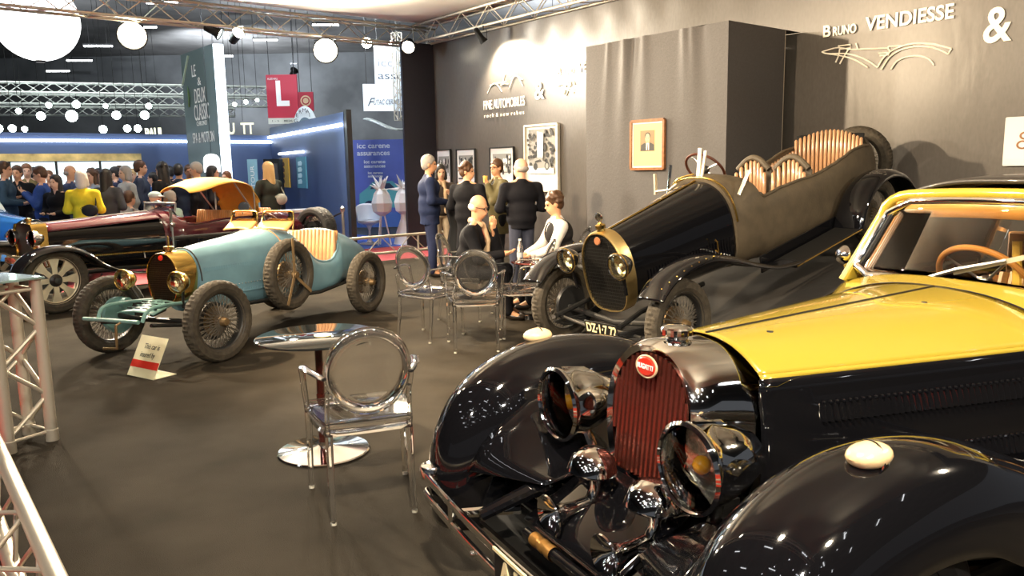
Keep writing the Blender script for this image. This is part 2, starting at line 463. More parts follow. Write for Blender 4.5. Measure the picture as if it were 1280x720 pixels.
low_barrier(UV(-12.15, 6.15), UV(-12.15, 8.9), 'low silver truss barrier before the blue floored stand', .45)
# near barrier: flat ladder of three tubes
def near_barrier():
    p0 = UV(-5.0, .30); L = 6.2; t = empty('barrier', p0)
    tag(t, 'low silver truss barrier between red aisle and dark carpet, nearest the viewer', 'barrier')
    h = .36
    A = [Vector((0, 0, h)), -V*.17+Vector((0, 0, h-.05)), Vector((0, 0, h-.22))-V*.06]
    for a in A: MB().tube([a, a+U*L], .031, 16).build('rail', ALU, t)
    mb = MB(); n = 22
    for (a, b) in ((0, 1), (1, 2), (2, 0)):
        for i in range(n):
            q = (A[a], A[b]) if i % 2 == 0 else (A[b], A[a])
            mb.tube([q[0]+U*(L*i/n), q[1]+U*(L*(i+1)/n)], .009, 8)
    mb.build('bracing', ALU, t)
    for i in range(3):
        q = U*(L*(.03+.47*i))-V*.06
        MB().tube([q+Vector((0, 0, h-.22)), q], .018).lathe([(0, 0), (.09, 0), (.09, .012), (0, .014)], q, (0, 0, 1), 20).build('stand_foot', ALU, t)
near_barrier()
# truss tower with a clear plate, by the corner of the carpet
def tower():
    p = Vector((-3.005, 4.575, 0)); t = empty('truss_tower', p)
    tag(t, 'short silver truss tower topped with a pale glass plate', 'truss pillar')
    d1 = Vector((.11, .19, 0)).normalized(); d2 = Vector((-d1.y, d1.x, 0)); w = .25
    P = [d1*(w*a)+d2*(w*b) for a, b in ((-.5, -.5), (.5, -.5), (.5, .5), (-.5, .5))]
    H = 1.0
    for q in P:
        MB().tube([q, q+Z3*H], .034, 16).lathe([(.038, 0), (.038, .07), (.034, .075)], q, (0, 0, 1), 14).build('chord', ALU, t)
    mb = MB()
    for k in range(4):
        a, b = P[k], P[(k+1) % 4]; n = 4
        for i in range(n):
            q = (a, b) if (i+k) % 2 == 0 else (b, a)
            mb.tube([q[0]+Z3*(.08+(H-.16)*i/n), q[1]+Z3*(.08+(H-.16)*(i+1)/n)], .013, 8)
        mb.tube([a+Z3*.06, b+Z3*.06], .011); mb.tube([a+Z3*(H-.06), b+Z3*(H-.06)], .011)
    mb.build('bracing', ALU, t)
    MB().box((-.05, -.03, H+.008), (.40, .44, .014), Matrix.Rotation(math.atan2(d1.y, d1.x), 3, 'Z')).build('top_plate', mat('pale_glass_plate', (.45, .62, .55), .08, trans=.5, ior=1.45), t, smooth=False, bevel=.003)
tower()

# ------------------------------------------------------------------ lettering and line drawings on the wall
letters = mat('painted_white', (.93, .87, .74), .5)
def wall_word(s, h, body, size, width=None, label='', name='wall_lettering', bold=.0, **k):
    o = text(name, body, size, letters, None, WL(s, h, .016), U, Z3, .003, bold=bold, width=width, **k)
    return o
def strokes(name, lines, s0, h0, sx, sz, label, r=.008, parent=None):
    mb = MB()
    for ln in lines:
        mb.tube([WL(s0+sx*x, h0+sz*y, .016) for x, y in ln], r, 6, flat=1)
    o = mb.build(name, letters, parent); return o
def cr(pts, n=8):
    P = [tuple(map(float, p)) for p in pts]; out = []
    for i in range(len(P)-1):
        p0 = P[max(i-1, 0)]; p1 = P[i]; p2 = P[i+1]; p3 = P[min(i+2, len(P)-1)]
        for k in range(n):
            t = k/n
            out.append(tuple(.5*((2*b)+(c-a)*t+(2*a-5*b+4*c-d)*t*t+(3*b-a-3*c+d)*t**3) for a, b, c, d in zip(p0, p1, p2, p3)))
    out.append(P[-1]); return out
def arc(x0, x1, y0, yt, n=14, p=1.0, y1=None):
    y1 = y0 if y1 is None else y1
    return [(x0+(x1-x0)*i/n, (y0+(y1-y0)*i/n)+(yt-(y0+y1)/2)*math.sin(PI*i/n)**p) for i in range(n+1)]
def bruno(s, h, full, lab):
    t = empty('wall_lettering', (0, 0, 0)); tag(t, lab, 'lettering')
    w = text('lettering', 'B', .19, letters, t, WL(s, h, .02), U, Z3, .003, bold=.003)
    w = text('lettering', 'RUNO', .145, letters, t, WL(s+.13, h, .02), U, Z3, .003, bold=.003, width=.29)
    if full: text('lettering', 'VENDIESSE', .215, letters, t, WL(s+.54, h, .02), U, Z3, .003, bold=.005, width=.97)
    else: text('lettering', 'VEND', .215, letters, t, WL(s+.54, h, .02), U, Z3, .003, bold=.005, width=.42)
    e = empty('wall_emblem'); tag(e, lab.replace('name', 'line drawn car').replace('lettered', 'painted'), 'emblem')
    cp = [[(122, 298), (220, 272), (300, 281), (420, 277), (520, 272)], [(122, 298), (160, 308), (260, 305), (340, 318), (410, 345), (465, 380)], [(160, 308), (250, 320), (330, 340), (410, 382)],
          [(465, 380), (500, 320), (560, 275), (650, 247), (740, 247), (800, 257), (855, 272)], [(487, 392), (530, 322), (590, 282), (660, 264), (740, 264), (800, 280), (840, 300)], [(855, 272), (840, 300)],
          [(542, 388), (570, 345), (620, 320), (680, 312), (740, 325), (772, 360)], [(522, 262), (600, 258), (655, 247)], [(522, 262), (520, 275), (530, 288), (520, 312)], [(468, 302), (515, 299), (518, 309), (475, 314)],
          [(224, 262), (298, 254), (300, 274), (242, 280), (224, 262)], [(234, 278), (228, 320), (212, 358)], [(290, 278), (262, 322), (238, 366)], [(332, 245), (343, 275)]]
    if not full: cp = [[q for q in l if q[0] < 345] for l in cp]; cp = [l for l in cp if len(l) > 1]
    L = [[((X-122)/733, -((Y+.137*(X-122))-298)*.0020) for X, Y in l] for l in cp]
    L = [[(q[0], q[1]) for q in (cr([(x, y) for x, y in l], 4) if len(l) > 2 and l[0] != l[-1] else l)] for l in L]
    strokes('emblem_lines', L, s, h-.17, 1.5, 1.0, '', .0085, e)
bruno(8.62, 3.10, True, 'large white lettered name high on the wall at right')
bruno(3.80, 3.12, False, 'white lettered name cut off by the grey box edge')
# right-hand name: V kept whole, hidden part lies behind the box
tag(text('ampersand', '&', .50, letters, None, WL(10.42, 2.80, .02), U, Z3, .003, bold=.008, width=.27), 'large white ampersand at the upper right of the wall', 'lettering')
tag(text('ampersand', '&', .42, letters, None, WL(3.22, 2.78, .02), U, Z3, .003, bold=.006, width=.26), 'white ampersand above the large poster', 'lettering')
t = empty('wall_lettering'); tag(t, 'white two line lettering below the lit emblem, above small posters', 'lettering')
text('lettering', 'FINE AUTOMOBILES', .24, letters, t, WL(1.72, 2.70, .02), U, Z3, .003, width=1.22)
text('lettering', 'r o c k  &  n e w  r e b u s', .10, letters, t, WL(1.74, 2.55, .02), U, Z3, .003, width=1.18)
e = empty('wall_emblem'); tag(e, 'thin white line drawing of a car above the fine automobiles words', 'emblem')
strokes('emblem_lines', [arc(.0, .42, 0, .42, y1=-.02), [(.08, .36), (.3, .42), (.45, .38), (.55, .44)], arc(.62, 1.0, .05, .62, y1=.1), [(.45, .40), (.5, .75), (.53, .8)], [(.4, .3), (.5, .33), (.6, .3)], [(.66, .5), (.8, .66), (1.0, .4)]], 1.85, 3.0, 1.05, .38, '', .007, e)

# ------------------------------------------------------------------ framed pictures
PAPER = mat('print_paper', (.72, .70, .66), .6)
INK = mat('print_ink', (.035, .035, .035), .7)
GREY = mat('print_grey', (.26, .25, .23), .7)
def picture(s0, s1, h0, h1, out, frame_m, label, art, cat='framed picture', fw_=.03, mount=PAPER, depth=.04, name='framed_picture', mats=None):
    t = empty(name, WL(s0, h0, out)); tag(t, label, cat)
    w, h = s1-s0, h1-h0
    N = -V
    def L(x, z, o=0): return U*x+Z3*z+N*o
    mb = MB()
    for a, b in (((0, 0), (w, 0)), ((w, 0), (w, h)), ((w, h), (0, h)), ((0, h), (0, 0))):
        mb.bar(L(a[0], a[1], depth/2), L(b[0], b[1], depth/2), fw_, depth, N)
    mb.build('frame', frame_m, t, smooth=False)
    MB().prism([(0, 0), (w, 0), (w, h), (0, h)], N*.012, U, Z3, .006).build('print', mount, t, smooth=False)
    if art: art(t, lambda x, z, o=0: L(fw_+x*(w-2*fw_), fw_+z*(h-2*fw_), .0205+o), w, h)
    return t
def poly_on(t, L, pts, m, name='print_shape', o=0):
    return (L, pts, m, o)
def blobs(t, L, shapes):
    by = {}
    for i, (m, pts) in enumerate(shapes): by.setdefault(m.name, (m, MB()))[1].add([L(x, z, .0006*i) for x, z in pts], [tuple(range(len(pts)))])
    for k, (m, mb) in by.items(): mb.build('printed_image', m, t, smooth=False, fix=False)
def ell(cx, cz, rx, rz, n=16, a0=0, a1=2*PI): return [(cx+rx*math.cos(a0+(a1-a0)*i/n), cz+rz*math.sin(a0+(a1-a0)*i/n)) for i in range(n+1)]
def crowd_art(seed):
    def art(t, L, w, h):
        r = random.Random(seed); S = [(GREY, [(.08, .3), (.92, .3), (.92, .85), (.08, .85)])]
        for i in range(34):
            x, z = .12+.76*r.random(), .32+.45*r.random(); S.append((INK if r.random() < .6 else PAPER, ell(x, z, .03+.03*r.random(), .03+.06*r.random(), 6)))
        S.append((INK, [(.1, .12), (.5, .12), (.5, .16), (.1, .16)]))
        blobs(t, L, S)
    return art
def road_art(t, L, w, h):
    r = random.Random(3); S = [(GREY, [(.06, .25), (.94, .25), (.94, .97), (.06, .97)])]
    for i in range(70):
        x = r.random(); z = .35+.6*r.random()
        if .36 < x < .62 and z > .45: continue
        S.append((INK, ell(.06+.88*x, z, .03+.03*r.random(), .02+.025*r.random(), 7)))
    S += [(PAPER, [(.40, .50), (.58, .50), (.60, .9), (.40, .93)]), (PAPER, [(.06, .25), (.94, .25), (.94, .33), (.06, .38)])]
    S += [(GREY, [(.22, .42), (.30, .50), (.52, .52), (.62, .44), (.80, .42), (.86, .34), (.26, .33)]), (INK, ell(.34, .36, .07, .06)), (INK, ell(.72, .37, .08, .07)), (GREY, ell(.72, .37, .05, .045)), (INK, [(.32, .45), (.5, .48), (.55, .44), (.32, .42)])]
    blobs(t, L, S)
BFR = mat('black_frame', (.02, .02, .02), .4); WFR = mat('pale_frame', (.60, .56, .46), .5); WOODF = mat('wood_frame', (.22, .09, .03), .35, noise=.3, nscale=20)
picture(.1, .6, 1.22, 1.99, .02, BFR, 'black framed photograph partly hidden by the man in blue suit', crowd_art(1), fw_=.02)
picture(.82, 1.44, 1.30, 1.98, .02, BFR, 'black framed crowd photograph above the dark padded coat woman', crowd_art(2), fw_=.02)
picture(1.93, 2.64, 1.30, 1.98, .02, BFR, 'black framed crowd photograph above the man wearing glasses', crowd_art(5), fw_=.02)
picture(2.99, 3.86, 1.20, 2.33, .02, WFR, 'large pale framed print of a vintage car on a tree lined road', road_art, fw_=.035, depth=.06)
picture(10.71, 11.3, 1.54, 2.02, .02, PAPER, 'white mounted paper with brown rings at the right edge of the wall', lambda t, L, w, h: blobs(t, L, [(WOODF, ell(.30, .62, .09, .09)), (PAPER, ell(.30, .62, .05, .05)), (WOODF, ell(.27, .42, .10, .10)), (PAPER, ell(.27, .42, .06, .06))]), fw_=.012, depth=.02)
def portrait(t, L, w, h):
    cr = mat('cream_mount', (.58, .43, .17), .6); ph = mat('sepia_photo', (.20, .135, .065), .6); sk = mat('sepia_face', (.52, .36, .20), .6)
    S = [(cr, [(0, 0), (1, 0), (1, 1), (0, 1)]), (ph, [(.25, .35), (.77, .35), (.77, .84), (.25, .84)]),
         (INK, [(.27, .36), (.75, .36), (.74, .50), (.62, .55), (.52, .50), (.42, .55), (.29, .50)]), (PAPER, [(.47, .38), (.57, .38), (.57, .54), (.47, .54)]), (INK, [(.50, .37), (.54, .37), (.53, .52), (.51, .52)]),
         (INK, ell(.52, .70, .10, .09, 16)), (sk, ell(.52, .65, .082, .115)), (INK, ell(.485, .655, .014, .01, 8)), (INK, ell(.555, .655, .014, .01, 8)), (INK, [(.49, .585), (.55, .585), (.55, .595), (.49, .595)])]
    blobs(t, L, S)
picture(6.89, 7.43, 1.56, 2.16, BD+.012, WOODF, 'small sepia portrait in wooden frame on the grey box', portrait, fw_=.035, depth=.035)
# ------------------------------------------------------------------ shared car pieces (local frame: +X forward, +Y the car's left, Z up)
def cr(pts, n=8):
    """smooth curve through points"""
    P = [tuple(map(float, p)) for p in pts]; out = []
    for i in range(len(P)-1):
        p0 = P[max(i-1, 0)]; p1 = P[i]; p2 = P[i+1]; p3 = P[min(i+2, len(P)-1)]
        for k in range(n):
            t = k/n
            out.append(tuple(.5*((2*b)+(c-a)*t+(2*a-5*b+4*c-d)*t*t+(3*b-a-3*c+d)*t**3) for a, b, c, d in zip(p0, p1, p2, p3)))
    out.append(P[-1]); return out
def ring(x, hw, zb, zt, e=2.6, n=40, zm=None, eb=3.2, cut=None, yc=0, hb=None):
    zm = zb+(zt-zb)*.45 if zm is None else zm; pts = []
    for k in range(n):
        a = 2*PI*(k+.5)/n; c, s = math.cos(a), math.sin(a)
        if s >= 0: y = hw*math.copysign(abs(c)**(2/e), c); z = zm+(zt-zm)*abs(s)**(2/e)
        else:
            y = hw*math.copysign(abs(c)**(2/eb), c); z = zm-(zm-zb)*abs(s)**(2/eb)
            if hb: y *= 1-(1-hb/hw)*abs(s)
        if cut and s > 0:
            lim, fl = cut
            if abs(y) < lim: z = fl
        pts.append(Vector((x, y+yc, z)))
    return pts
def blend_rings(keys, m=6, **kw):
    """keys: (x, hw, zb, zt[, e]) smoothly interpolated"""
    K = [tuple(k)+((2.6,) if len(k) == 4 else ()) for k in keys]
    return [ring(k[0], max(k[1], .005), k[2], k[3], k[4], **kw) for k in cr(K, m)]
WPROTO = {}
def wheel(parent, loc, side, steer=0, kind='wire', R=.35, w=.125, name='wheel', lean=0):
    key = (kind, R, w)
    if key not in WPROTO:
        t = empty(name); rr = R-w*.82
        if kind in ('wire', 'cast'): rub = RUBBER
        else: rub = RUBBERB
        prof = [(rr-.004, -.040), (rr+.012, -.052), (rr+w*.3, -w*.50), (R-w*.2, -w*.47), (R-.008, -w*.36), (R, -w*.22), (R+.003, -w*.07), (R+.003, w*.07), (R, w*.22), (R-.008, w*.36), (R-w*.2, w*.47), (rr+w*.3, w*.50), (rr+.012, .052), (rr-.004, .040)]
        def tread(j, k, r):
            if 4 <= j <= 9 and kind != 'smooth':
                if (k+(1 if j in (4, 9) else 0)+(j % 2)*2) % 4 == 0: return r-.011
                if j in (5, 8) and k % 2 == 0: return r-.004
            return r
        MB().lathe(prof+[prof[0]], (0, 0, 0), (0, 1, 0), 120, mod=tread).build('tyre', rub, t, ang=25)
        rimm = {'wire': DARKM, 'smooth': BLACKP, 'cast': mat('cast_alloy', (.62, .55, .40), .45, .6, noise=.15), 'wireb': BLACKP}[kind]
        MB().lathe([(rr+.006, -.05), (rr+.002, -.04), (rr-.014, -.03), (rr-.02, 0), (rr-.014, .03), (rr+.002, .04), (rr+.010, .052), (rr+.014, .05), (rr+.006, .0), (rr+.006, -.05)], (0, 0, 0), (0, 1, 0), 64).build('rim', rimm, t)
        if kind == 'cast':
            mb = MB()
            for i in range(8):
                a = 2*PI*i/8; d = Vector((math.cos(a), 0, math.sin(a))); e = Vector((-math.sin(a), 0, math.cos(a)))
                for q in (d,):
                    mb.loft([[q*r_+e*(s*ww)+Vector((0, o_, 0)) for s, o_ in ((-1, .0), (1, 0), (1, .03), (-1, .03))] for r_, ww in ((.05, .030), (rr*.55, .030), (rr*.85, .055), (rr, .075))])
            mb.build('spokes', rimm, t)
            MB().lathe([(.16, -.05), (.16, .0), (.10, .012), (0, .012)], (0, 0, 0), (0, 1, 0), 32).build('brake_drum', DARKM, t)
            MB().lathe([(.075, .0), (.075, .035), (.05, .05), (.035, .075), (0, .08)], (0, 0, 0), (0, 1, 0), 16).build('hub', DARKM, t)
        else:
            mb = MB(); N = 28
            for i in range(N):
                for (yy, off, hr) in ((.055, .55, .04), (.055, -.55, .04), (-.02, .35, .06), (-.02, -.35, .06)):
                    a = 2*PI*(i+(.25 if off > 0 else .75))/N; b = a+off
                    mb.tube([(hr*math.cos(b), yy, hr*math.sin(b)), ((rr-.012)*math.cos(a), -.006, (rr-.012)*math.sin(a))], .0026, 4, cap=False)
            mb.build('spokes', mat('dull_spokes', (.11, .095, .075), .55, .4) if kind == 'wire' else DARKM, t)
            MB().lathe([(.13, -.06), (.13, -.035), (.05, -.03), (.045, .05), (.035, .075), (.038, .08), (.030, .10), (0, .105)], (0, 0, 0), (0, 1, 0), 24).build('hub', DARKM if kind != 'wire' else mat('old_hub', (.20, .13, .06), .5, .6), t)
        WPROTO[key] = t; o = t
        o.parent = parent
    else:
        o = copy_tree(WPROTO[key], parent)
    o.name = name
    o.location = loc; o.rotation_euler = (lean, random.random()*1.0, 0)
    o.rotation_euler = Euler((lean, 0, steer+(0 if side > 0 else PI)), 'XYZ')
    return o
def headlamp(parent, loc, r, d=(1, 0, 0), shell=CHROME, length=1.5, name='headlamp', amber=False, refl=None):
    t = empty(name, loc, parent=parent); d = V3(d).normalized(); L = r*length
    MB().lathe([(.004, -L), (r*.25, -L*.97), (r*.55, -L*.82), (r*.82, -L*.5), (r*.96, -L*.2), (r, 0), (r*1.05, .008), (r*1.06, .022), (r*.98, .030), (r*.94, .024)], (0, 0, 0), d, 40).build('bowl', shell, t)
    MB().lathe([(r*.95, .018), (r*.8, -r*.18), (r*.5, -r*.45), (r*.12, -r*.56), (.0, -r*.56)], (0, 0, 0), d, 32).build('reflector', refl or (MIRRORC if amber else MIRRORS), t)
    MB().lathe([(0, .045), (r*.5, .040), (r*.85, .028), (r*.94, .018), (r*.85, .022), (r*.5, .034), (0, .038)], (0, 0, 0), d, 32).build('lens', PANE, t)
    MB().sphere(d*(-r*.24), r*(.22 if amber else .16), 12).build('bulb', mat('amber_bulb', (.85, .42, .02), .2, coat=1) if amber else mat('clear_bulb', (.85, .80, .6), .15, coat=1), t)
    return t
def fender(parent, path, yc, w, D, mt, name='front_fender', n=8, p=2.4, yin=None, m=22, thick=.012, oskirt=1.0, iskirt=1.0, ww=None):
    """path: crest points (x, z) from nose to tail; w half width; D drop of the sides"""
    P = cr(path, n); Dn = cr([(d,) for d in D], n) if len(D) == len(path) else [(D[0],)]*len(P)
    W = cr([(q,) for q in ww], n) if ww else [(w,)]*len(P)
    rows = []
    for i, (x, z) in enumerate(P):
        a = P[max(i-1, 0)]; b = P[min(i+1, len(P)-1)]
        tx, tz = b[0]-a[0], b[1]-a[1]; L = math.hypot(tx, tz) or 1
        nx, nz = tz/L, -tx/L
        if nz < 0 and abs(nz) > abs(nx): nx, nz = -nx, -nz
        row = []
        for k in range(m+1):
            s = -1+2*k/m
            # ease the sampling towards the edges
            yy = math.sin(s*PI/2); dd = Dn[i][0]*(1-(1-abs(yy)**p)**(1/p))*(oskirt if (s > 0) == (yc > 0) else iskirt)
            row.append(Vector((x-nx*dd, yc+yy*W[i][0], z-nz*dd)))
        rows.append(row)
    mb = MB().loft(rows, closed=False, cap=False)
    return mb.build(name, mt, parent, ang=70, solid=thick)
def louvers(mb, p0, p1, n, h, depth=.012, wd=.012, up=(0, 0, 1), out=(0, 1, 0)):
    p0, p1, up, out = V3(p0), V3(p1), V3(up), V3(out); t = (p1-p0)/max(n-1, 1); td = t.normalized()
    for i in range(n):
        c = p0+t*i
        a = c+up*h/2; b = c-up*h/2
        mb.add([a-td*wd/2, a+td*wd/2, b+td*wd/2, b-td*wd/2, a-td*wd*.2+out*depth*.3, a+td*wd/2+out*depth*.3, b+td*wd/2+out*depth, b-td*wd*.2+out*depth*.2],
               [(0, 1, 5, 4), (1, 2, 6, 5), (2, 3, 7, 6), (3, 0, 4, 7), (4, 5, 6, 7)])
def car_root(name, x, y, z, yaw, label, pitch=0):
    t = empty(name); t.rotation_euler = Euler((0, pitch, yaw), 'XYZ'); t.location = (x, y, z)
    tag(t, label, 'car'); return t
def shoe_outline(hw, zb, zt, k=1.0, n=36, wmax=.42):
    if k > 5:  # egg shaped
        h = zt-zb; H_ = cr([(0, 0), (hw*.55, .03*h), (hw*.86, .14*h), (hw*.98, .34*h), (hw, .52*h), (hw*.92, .72*h), (hw*.68, .88*h), (hw*.36, .975*h), (0, h)], 5)
        return [(y, zb+z) for y, z in H_]+[(-y, zb+z) for y, z in reversed(H_[1:-1])]
    """horseshoe outline (y, z): narrow foot, wide shoulders, arched head"""
    h = zt-zb; half = cr([(hw*.62*k, 0), (hw*.80, .10*h), (hw*.93, .28*h), (hw, .52*h), (hw*.93, .72*h), (hw*.70, .88*h), (hw*.38, .975*h), (0, h)], 5)
    right = [(y, zb+z) for y, z in half]; left = [(-y, zb+z) for y, z in reversed(half[:-1])]
    return right+left

# ================================================================== yellow and black car in front
def yellow_car():
    c = car_root('vintage_car', .529, 2.528, 0, math.radians(207.7), 'yellow and black vintage coupe with chrome horseshoe radiator, closest to the viewer')
    RED = mat('red_brown_slats', (.25, .07, .05), .2, .85, coat=.5)
    # radiator
    def out(hw, zb, zt, x, rake=0):
        return [Vector((x-(z-zb)*rake, y, z)) for y, z in shoe_outline(hw, zb, zt, 1.38)]
    RK = .10
    sh = [out(.196, .575, 1.0, .125, RK), out(.218, .55, 1.02, .135, RK), out(.236, .53, 1.035, .11, RK), out(.240, .52, 1.037, .03, RK), out(.246, .50, 1.035, -.05, RK), out(.262, .48, 1.02, -.14, RK*.6)]
    MB().loft([out(.19, .58, .995, .09, RK)]+sh, cap=False).build('radiator_shell', CHROME, c, ang=50)
    mb = MB(); ol = shoe_outline(.192, .578, .996, 1.38)
    def zr(y):
        zs = []
        for i in range(len(ol)):
            (a, b), (a2, b2) = ol[i], ol[(i+1) % len(ol)]
            if (a-y)*(a2-y) <= 0 and a != a2: zs.append(b+(b2-b)*(y-a)/(a2-a))
        return (min(zs), max(zs)) if len(zs) > 1 else None
    N = 16
    for i in range(N):
        y = -.18+.36*i/(N-1); q = zr(y)
        if not q: continue
        z0, z1 = q; x0 = .118-(z0-.575)*RK; x1 = .118-(z1-.575)*RK
        mb.tube([(x0, y, z0), ((x0+x1)/2, y, (z0+z1)/2), (x1, y, z1)], .0092, 8)
    mb.build('radiator_slats', RED, c)
    MB().add([p-Vector((.03, 0, 0)) for p in out(.194, .577, .997, .115, RK)], [tuple(range(len(out(.194, .577, .997, .115, RK))))]).build('radiator_core', BLACKM, c)
    # oval badge
    b = empty('badge', (.105, .0, .955), parent=c); b.rotation_euler = (0, -.1, 0)
    rd = mat('enamel_red', (.62, .03, .015), .25, coat=1)
    MB().lathe([(0, .012), (.03, .011), (.036, .006), (.036, 0)], (0, 0, 0), (1, 0, 0), 32).build('badge_plate', rd, b).scale = (1, 1.35, .92)
    MB().torus((.004, 0, 0), (1, 0, 0), .038, .0035, 40).build('badge_rim', mat('cream_rim', (.85, .68, .42), .3, .4), b).scale = (1, 1.35, .92)
    text('badge_lettering', 'BUGATTI', .022, WHITEP, b, (.0125, -.041, -.007), (0, 1, 0), (0, 0, 1), .001, width=.082, bold=.0006)
    # filler cap
    k = empty('filler_cap', (-.015, 0, 1.034), parent=c)
    MB().lathe([(.035, 0), (.040, .012), (.052, .014), (.054, .034), (.047, .04), (.03, .045), (0, .046)], seg=28, mod=lambda j, q, r: r-(.004 if j in (2, 3) and q % 2 else 0)).build('cap', CHROME, k, ang=25)
    # bonnet
    def edge(x): # x<=0 -> half width and height of the yellow edge
        t = min(max((-.12-x)/1.45, 0), 1.2); return .245+.36*t-.03*t*t, .948+.02*t, 1.036+.066*min(t, 1)
    def bon(a, b):
        x = -.135-1.22*a; e, ze, zc = edge(x); yy = -1+2*b
        y = e*yy; x2 = x-.0*abs(yy); return Vector((x2, y, zc-(zc-ze)*(abs(yy)**2.3)))
    mb = MB().grid(bon, 40, 40); mb.build('bonnet_top', YELLOW, c, ang=60, solid=.004)
    # yellow flash edge running down to a point behind the radiator
    for s in (1, -1):
        pts = []
        mb = MB()
        up = []; lo = []
        for i in range(31):
            x = -.135-1.22*i/30; e, ze, zc = edge(x)
            up.append(Vector((x, s*(e-.001), ze+.001))); d = .012+.03*math.exp(-((x+.16)/.06)**2)
            lo.append(Vector((x-.015, s*(e+.012), ze-d)))
        mb.loft([up, lo], cap=False, closed=False).build('bonnet_flash', YELLOW, c, ang=80, solid=.004)
    MB().tube([(-.14-1.2*i/20, 0, edge(-.14-1.2*i/20)[2]+.002) for i in range(21)], .0055, 8).build('bonnet_hinge', BLACKM, c)
    mb = MB()
    for x, y in ((-.33, .10), (-1.08, .14), (-.33, -.12), (-1.08, -.16)):
        e, ze, zc = edge(x); z = zc-(zc-ze)*(abs(y/e)**2.3)
        m_ = MB().lathe([(0, .004), (.011, .003), (.013, -.004)], (x, y, z), (0, 0, 1), 16); m_.build('bonnet_stud', DARKM, c)
    # bonnet sides, black, with louvres
    def side(s):
        def f(a, b):
            x = -.13-1.30*a; e, ze, zc = edge(x); z1 = ze-.012; z0 = .42
            y = e+.008+.02*math.sin(PI*min(1, b*1.1))
            return Vector((x, s*y, z0+(z1-z0)*b))
        return f
    for s in (1, -1):
        MB().grid(side(s), 30, 12).build('bonnet_side', BLACKP, c, ang=60, solid=.004)
        mb = MB()
        n = 46
        for row, (fb, hh) in enumerate(((.76, .05), (.40, .05))):
            a = side(s)(.16, fb); b = side(s)(.97, fb)
            for i in range(n):
                q = a.lerp(b, i/(n-1)); q = side(s)(.16+.81*i/(n-1), fb)
                louvers(mb, q, q+Vector((-.02, 0, 0)), 1, hh*1.2, .022*s, .020, out=(0, 1, 0)); mb.sphere(q+Vector((-.008, s*.004, hh*.62)), .0085, 8)
        mb.build('louvres', BLACKP, c, ang=20)
        # lower side strip with second louvre band
    h = empty('bonnet_handle', (-.40, .395, .70), parent=c)
    MB().tube([(-.05, 0, 0), (-.05, .025, 0), (.05, .025, 0), (.05, 0, 0)], .007, 8).sphere((-.05, .018, 0), .013, 10).sphere((.05, .018, 0), .013, 10).build('handle', CHROME, h)
    # scuttle
    def scut(a, b):
        yy = -1+2*b; x0 = -1.355; x1 = -1.60+.10*(1-yy*yy)*1.2+.0
        e0, ze0, zc0 = edge(x0); e1, ze1, zc1 = .66, 1.00, 1.112
        e = e0+(e1-e0)*a; ze = ze0+(ze1-ze0)*a; zc = zc0+(zc1-zc0)*a
        bow = .09*(1-abs(yy)**2)*(1-a)
        return Vector((x0+bow*.0+(x1-x0)*a, e*yy, zc-(zc-ze)*abs(yy)**2.6))
    MB().grid(scut, 12, 36).build('scuttle', YELLOW, c, ang=60, solid=.004)
    MB().tube([tuple(scut(0, i/30)+Vector((0, 0, .002))) for i in range(31)], .003, 6).build('scuttle_seam', BLACKM, c)
    for s in (1, -1):
        def f(a, b):
            x = -1.36-.34*a; z1 = .95+.05*a; e = .60+.07*a
            return Vector((x, s*(e+.015*math.sin(PI*b)), .42+(z1-.42)*b))
        MB().grid(f, 6, 10).build('scuttle_side', BLACKP, c, ang=60, solid=.004)
    ORG = mat('orange_wood_trim', (.62, .27, .06), .35, coat=.4, noise=.2)
    # windscreen: frame corners
    BL, BR, TL, TR = Vector((-1.60, -.60, 1.055)), Vector((-1.60, .60, 1.055)), Vector((-1.775, -.515, 1.405)), Vector((-1.775, .515, 1.405))
    def wpt(a, b, bow=.10, ins=0):
        """a across 0..1 (far to near side), b up 0..1"""
        lo = BL.lerp(BR, a); hi = TL.lerp(TR, a); q = lo.lerp(hi, b); s = 1-(2*a-1)**2
        q.x += bow*s*(1-.4*b)*.8; q.z += .030*s*(1-.35*b); return q
    per = []
    def perim(i, o=0.0):
        pts = []; n = 14; r = .10
        A = [(a, 0+o) for a in np.linspace(r, 1-r, n)]+[(1-o, b) for b in np.linspace(.12, .85, 8)]+[(a, 1-o) for a in np.linspace(1-r, r, n)]+[(o, b) for b in np.linspace(.85, .12, 8)]
        return [wpt(a, b) for a, b in A]
    MB().tube(perim(0), .021, 10, closed=True).build('windscreen_frame', CHROME, c, ang=60)
    MB().tube(perim(0, .02), .008, 8, closed=True).build('windscreen_seal', BLACKM, c)
    MB().grid(lambda a, b: wpt(.02+.96*a, .03+.94*b), 20, 10).build('windscreen_glass', PANE, c, ang=60, solid=.005)
    # yellow pillars and header
    mb = MB()
    for s, lo, hi in ((-1, BL, TL), (1, BR, TR)):
        mb.loft([[lo+Vector((.03, s*.02, -.03)), lo+Vector((-.16, s*.07, -.03)), lo+Vector((-.20, s*.03, -.03)), lo+Vector((-.03, s*.0, -.03))],
                 [hi+Vector((.0, s*.03, .0)), hi+Vector((-.12, s*.04, .02)), hi+Vector((-.16, s*.0, .02)), hi+Vector((-.04, s*.0, .0))]])
    mb.build('windscreen_pillars', YELLOW, c, ang=40, bevel=.008)
    hp = [wpt(-.045, b)+Vector((-.01, 0, -.01)) for b in np.linspace(-.06, .86, 12)]+[wpt(-.040, .95), wpt(-.018, 1.03), wpt(.02, 1.075)]+[wpt(a, 1.09) for a in np.linspace(.07, .93, 25)]+[wpt(.98, 1.075), wpt(1.018, 1.03), wpt(1.04, .95)]+[wpt(1.045, b)+Vector((-.01, 0, -.01)) for b in np.linspace(.86, -.06, 12)]
    MB().tube(hp, .026, 12).build('header_rail', YELLOW, c)
